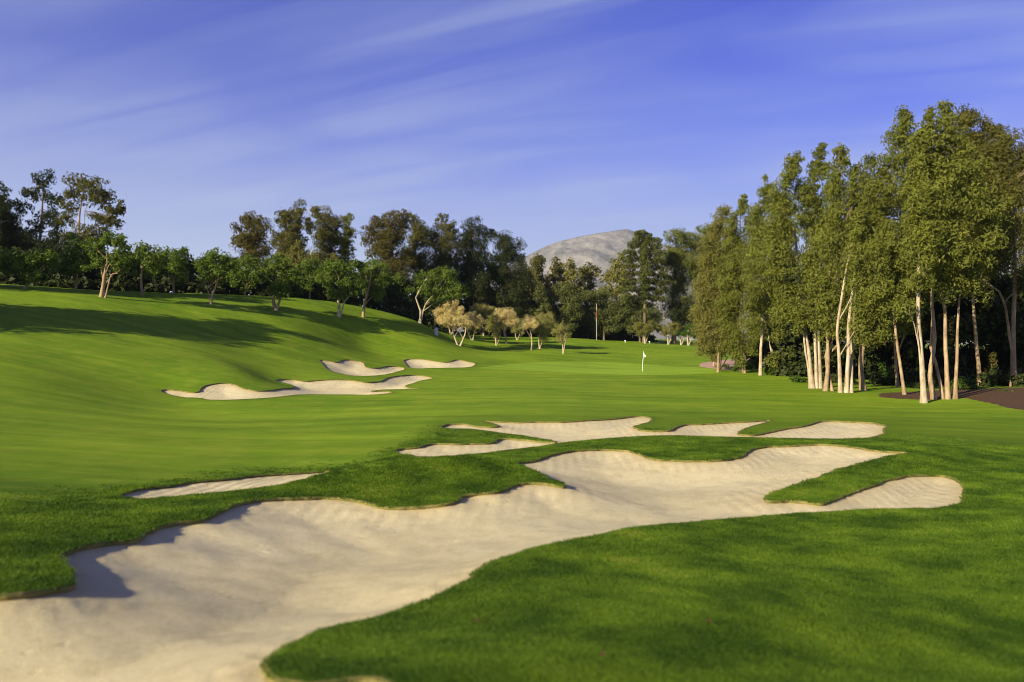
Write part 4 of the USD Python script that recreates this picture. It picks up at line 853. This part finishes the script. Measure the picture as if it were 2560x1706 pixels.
big_gum("highest gum on the skyline, with the thick cream trunk nearest the fairway", 49, [(2362, 243, 700, 66, 0.5), (2326, 258, 640, 42)], [(2300, 700, 36, 40), (2260, 770, 34, 36)], [([(2310, 1008), (2313, 900), (2313, 745), (2330, 560)], 0.52, 0.2)], "gum_leaf", "white_bark", 9)
big_gum("four stemmed gum rising from red leaf litter behind the thick cream trunk", 51, [(2402, 400, 740, 66, 0.45)], [(2360, 690, 40, 36), (2430, 690, 34, 36)], [([(2335, 998), (2331, 940), (2348, 850), (2349, 730), (2380, 560)], 0.46, 0.16), ([(2358, 988), (2352, 920), (2346, 870)], 0.34, 0.22), ([(2370, 988), (2371, 895), (2377, 780), (2379, 720), (2400, 580)], 0.44, 0.16), ([(2388, 988), (2402, 900), (2414, 805), (2428, 730)], 0.38, 0.16)], "gum_leaf", "gum_bark", 10)
big_gum("dark gum stepping down on the right of the highest gums", 62, [(2420, 256, 720, 66, 0.4), (2462, 292, 700, 56, 0.35)], [], [([(2450, 962), (2452, 860), (2440, 600)], 0.5, 0.18)], "far_gum_leaf", "gum_bark", 11)
big_gum("gum with a long limb leaning left off an orange trunk, at the picture's right edge", 60, [(2560, 330, 760, 92, 0.35)], [(2490, 560, 44, 50), (2510, 470, 40, 50), (2470, 650, 30, 30), (2590, 700, 60, 50)], [([(2534, 966), (2538, 890), (2543, 795), (2552, 700), (2560, 500)], 0.62, 0.24), ([(2543, 800), (2522, 757), (2488, 705), (2452, 652)], 0.34, 0.18)], "far_gum_leaf", "gum_bark", 12)
big_gum("thin grey trunked gum standing in the shade between the leaning pair and the cream trunk", 63, [(2262, 560, 850, 40, 0.5)], [], [([(2248, 990), (2248, 900), (2252, 700)], 0.42, 0.2)], "dark_leaf", "gum_bark", 13)

big_gum("gum in the second row, filling the notch between the peaked gums and the highest gums", 78, [(2165, 432, 880, 52, 0.4)], [], [([(2172, 958), (2170, 800), (2166, 520)], 0.5, 0.16)], "far_gum_leaf", "gum_bark", 14)
big_gum("gum in the second row, behind the white trunked gum and the first pointed gum", 92, [(1948, 470, 900, 50, 0.4)], [], [([(1950, 940), (1950, 800), (1948, 560)], 0.5, 0.16)], "gum_leaf", "gum_bark", 15)
big_gum("gum in the second row, behind the first and second of the highest gums", 80, [(2305, 330, 860, 62, 0.4)], [], [([(2300, 955), (2302, 800), (2305, 420)], 0.5, 0.16)], "far_gum_leaf", "gum_bark", 16)
big_gum("gum in the second row, behind the dark gum and the orange trunk", 84, [(2500, 345, 860, 72, 0.35)], [], [([(2490, 950), (2490, 800), (2490, 470)], 0.5, 0.16)], "far_gum_leaf", "gum_bark", 17)
big_gum("rounded front gum hanging low between the thin grey trunk and the cream trunk", 54, [(2235, 560, 810, 52, 0.45)], [], [([(2262, 990), (2255, 850), (2240, 640)], 0.34, 0.16)], "gum_leaf", "gum_bark", 18)
big_gum("low yellowish gum at the far left corner of the right hand gums", 96, [(1778, 660, 880, 34, 0.3), (1812, 600, 880, 36, 0.3)], [], [([(1785, 905), (1790, 800), (1796, 660)], 0.3, 0.12)], "gum_leaf_yellow", "gum_bark", 19)

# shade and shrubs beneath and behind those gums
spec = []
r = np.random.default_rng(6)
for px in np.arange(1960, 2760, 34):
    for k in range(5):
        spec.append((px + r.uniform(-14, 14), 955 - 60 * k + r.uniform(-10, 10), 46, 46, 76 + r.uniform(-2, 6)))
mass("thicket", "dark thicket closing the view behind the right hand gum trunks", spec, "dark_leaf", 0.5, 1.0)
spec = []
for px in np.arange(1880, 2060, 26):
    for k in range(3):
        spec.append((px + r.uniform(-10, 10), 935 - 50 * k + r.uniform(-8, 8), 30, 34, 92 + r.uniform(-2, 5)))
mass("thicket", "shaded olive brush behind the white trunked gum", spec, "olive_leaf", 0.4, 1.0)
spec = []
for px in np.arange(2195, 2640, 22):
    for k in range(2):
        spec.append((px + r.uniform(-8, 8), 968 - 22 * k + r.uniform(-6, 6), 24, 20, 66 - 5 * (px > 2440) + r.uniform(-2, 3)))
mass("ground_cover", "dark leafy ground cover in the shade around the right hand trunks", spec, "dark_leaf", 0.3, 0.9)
SG = "low shrubs at the foot of the right hand gums"
bush("shrub", "yellow green feathery shrub overhanging the gravel path", 88, [(1800, 838, 24, 34), (1790, 885, 26, 26), (1835, 870, 24, 30), (1775, 870, 16, 24)], "gum_leaf_yellow", 0.22, group=SG)
bush("shrub", "small dark green shrub at the end of the gravel path", 92, [(1800, 920, 14, 9), (1814, 916, 12, 9)], "bush_leaf", 0.16, group=SG)
bush("shrub", "bright green shrub between the gravel path and the white trunk", 84, [(1852, 912, 22, 18), (1872, 918, 14, 12), (1838, 922, 12, 10)], "bush_leaf", 0.2, group=SG)
bush("shrub", "small light green shrub at the foot of the white trunk, right side", 79, [(1922, 928, 14, 12), (1934, 934, 10, 8)], "fresh_leaf", 0.16, group=SG)
bush("shrub", "low green shrub just left of the three pale stems", 68, [(1990, 948, 20, 12), (2010, 952, 12, 9)], "bush_leaf", 0.18, group=SG)
bush("shrub", "leafy green shrub between the leaning trunks and the thin grey trunk", 66, [(2218, 940, 18, 30), (2206, 920, 14, 22), (2230, 962, 16, 18)], "bush_leaf", 0.2, group=SG)
bush("shrub", "low dark shrub right of the thin grey trunk", 62, [(2285, 968, 22, 14), (2265, 978, 14, 10)], "bush_leaf", 0.18, group=SG)
bush("shrub", "dark leafy shrub behind the four stemmed gum", 58, [(2405, 955, 26, 24), (2430, 965, 20, 18), (2385, 965, 18, 16)], "bush_leaf", 0.2, group=SG)
bush("shrub", "dark leafy shrub just behind the thick cream trunk", 60, [(2322, 955, 22, 24), (2300, 965, 18, 18)], "dark_leaf", 0.2, group=SG)
bush("shrub", "dark shrub between the split foot gum and the leaning trunks", 68, [(2090, 945, 24, 22), (2120, 940, 24, 24), (2060, 948, 20, 18)], "dark_leaf", 0.2, group=SG)
bush("shrub", "brown twiggy cone shaped shrub left of the orange trunk", 64, [(2480, 900, 14, 24), (2478, 935, 22, 28), (2476, 965, 28, 20)], "brown_gum_leaf", 0.2, group=SG)
bush("shrub", "green shrub at the foot of the orange trunk", 55, [(2510, 985, 26, 14), (2545, 990, 22, 14), (2490, 995, 12, 8)], "bush_leaf", 0.18, group=SG)

# --- tall gums standing just outside the left of the frame; their shade lies across the slope
SH = "tall gums left of the picture that shade the slope"
def shade_tree(label, px, py, rad, d=None):
    p = foot(px, py) if d is None else at(px, py, d); s = 20.0
    while (p[0] + s * SUN_DIR[0] + rad + 1.0) / (p[1] + s * SUN_DIR[1]) > -0.68:
        s += 1.0
    x, y, zt = p + s * SUN_DIR
    z = float(zxy(x, y)); h = float(np.clip(zt - z + rad * 0.2, 7.0, 24.0)); rr = np.random.default_rng(700 + px)
    raw = [(x + rr.uniform(-1, 1) * rad * 0.4, y + rr.uniform(-1, 1) * rad * 0.4, z + h - k * rad * 0.9, rad * w, rad * w, rad * w * 0.9) for k, w in ((0.3, 0.6), (0.8, 0.85), (1.5, 1.0), (2.2, 0.9))]
    tree("gum_tree", label, y, [], [([(x, y, z), (x, y, z + h * 0.5), (x + 0.3, y, z + h * 0.85)], 0.6, 0.2)], "far_gum_leaf", "gum_bark", 0.45, 0.55, base=(x, y, z), group=SH, raw=raw, fill=0.5)
SHADE = "tall gum outside the picture whose shade falls on the "
for lab, px, py, rad in (("slope beyond the picture's left edge", -120, 790, 4.2), ("slope at the picture's left edge", 20, 800, 4.2), ("slope below the leaning forked trunk", 120, 806, 4.2), ("slope below the lit forked tree", 230, 812, 4.2), ("slope below the shaded straight trunk", 340, 822, 4.0),
                         ("slope below the slender forked tree", 450, 830, 3.8), ("slope below the shaded middle tree", 545, 834, 3.4), ("slope below the twin stemmed tree", 640, 836, 2.8), ("slope's end above the small bunkers", 740, 834, 2.0)):
    shade_tree(SHADE + lab, px, py, rad)
for lab, px, py, d, rad in (("leaning forked tree", 60, 690, 74, 3.2), ("shaded bushy tree", 190, 680, 80, 3.0), ("shaded straight trunk", 357, 690, 82, 3.0), ("low green tree in the gap", 440, 700, 87, 2.6)):
    shade_tree(SHADE + lab, px, py, rad, d)

# ------------------------------------------------------------------ flag, posts, markers
b = foot(1606, 929)
t = thing("flagstick", "white flagstick with a drooping white flag in the putting green", "flagstick", b)
Hs = 50 * b[1] / F
obj("pole", tube(np.array([[0, 0, -0.1], [0.06, 0, Hs * 0.5], [0.12, 0, Hs]]), np.array([0.026, 0.023, 0.018]), 8), "white_paint", t, smooth=60)
nu, nv = 10, 12
uu, vv = np.meshgrid(np.linspace(0, 1, nu), np.linspace(0, 1, nv), indexing="ij")
drop = 0.26 * uu + vv * 0.40 * (1 - 0.15 * uu)
xx = 0.12 + 0.22 * uu * (1 - 0.55 * np.abs(vv - 0.6)); yy = 0.05 * np.sin(uu * 9 + vv * 3) * uu
cloth = np.stack([xx, yy, Hs - 0.03 - drop - 0.06 * np.sin(uu * 3)], -1).reshape(-1, 3)
i, j = np.meshgrid(np.arange(nu - 1), np.arange(nv - 1), indexing="ij"); k = (i * nv + j).ravel()
cf = np.vstack([np.c_[k, k + nv, k + nv + 1], np.c_[k, k + nv + 1, k + 1]])
back_side = cloth + [0, 0.006, 0]
obj("flag", join([(cloth, cf), (back_side, cf[:, ::-1])]), "flag_cloth", t, smooth=True)

b = foot(1091, 838)
t = thing("stone_post", "short square grey stone post beside the tallest pale tan tree", "post", b)
s = b[1] / F
blk = trimesh.creation.box([8.4 * s, 8.0 * s, 19 * s]); blk.apply_translation([0, 0, 9 * s - 0.1])
obj("shaft", blk, "stone", t)
cap = trimesh.creation.cone(radius=6.0 * s, height=2.6 * s, sections=4); cap.apply_transform(trimesh.transformations.rotation_matrix(math.pi / 4, [0, 0, 1])); cap.apply_translation([0, 0, 18.5 * s - 0.1])
obj("cap", cap, "stone", t)

d = 139.0; b = at(1491, 836, d); b[2] = float(zxy(b[0], b[1])); h = ZC - (760 - CY) / F * d - b[2]
t = thing("marker_pole", "tall slim white pole with a red band before the low wide oak", "pole", b)
obj("shaft", tube(np.array([[0, 0, -0.2], [0, 0, h * 0.5], [0, 0, h]]), np.array([0.045, 0.042, 0.038]), 10), "stone", t, smooth=60)
obj("band", tube(np.array([[0, 0, h * 0.62], [0, 0, h * 0.82]]), np.array([0.05, 0.05]), 10), "red_paint", t, smooth=60)

for lab, px, py in (("small white tee marker left of the row of small trees", 1563, 855), ("small white tee marker right beside the thickest pale trunk", 1624, 857), ("small white tee marker behind the small open pale tree", 1384, 841)):
    b = foot(px, py + 2)
    t = thing("tee_marker", lab, "tee marker", b, "white tee markers")
    st = trimesh.creation.cylinder(radius=0.05, height=0.3); st.apply_translation([0, 0, 0.1]); obj("spike", st, "white_paint", t)
    hd = trimesh.creation.icosphere(2, 0.13); hd.apply_scale([1.2, 1.2, 0.8]); hd.apply_translation([0, 0, 0.3]); obj("head", hd, "white_paint", t, smooth=True)

for lab, px, py, ang in (("reddish fallen leaf lying on the near grass knoll", 1773, 1567, 0.4), ("dark curled fallen leaf lowest on the near grass knoll", 1507, 1655, 1.9), ("brown fallen leaf near the sand edge of the near grass knoll", 1192, 1566, 2.8)):
    b = foot(px, py); L = 0.06
    s = np.linspace(0, 1, 9); wd = np.sin(np.pi * s ** 0.8) * 0.32; curl = 0.25 * (s - 0.4) ** 2
    top = np.vstack([np.c_[(s - 0.5), wd, curl + 0.18 * wd], np.c_[(s - 0.5), 0 * wd, curl], np.c_[(s - 0.5), -wd, curl + 0.18 * wd]]) * L
    k = np.arange(8); q = np.vstack([np.vstack([np.c_[a * 9 + k, a * 9 + k + 1, a * 9 + k + 10], np.c_[a * 9 + k, a * 9 + k + 10, a * 9 + k + 9]]) for a in range(2)])
    c, sn = math.cos(ang), math.sin(ang); top = top @ np.array([[c, sn, 0], [-sn, c, 0], [0, 0, 1]]).T
    t = thing("fallen_leaf", lab, "leaf", b + [0, 0, 0.045], "fallen leaves")
    obj("blade", join([(top, q), (top - [0, 0, 0.002], q[:, ::-1])]), "dry_leaf", t, smooth=True)
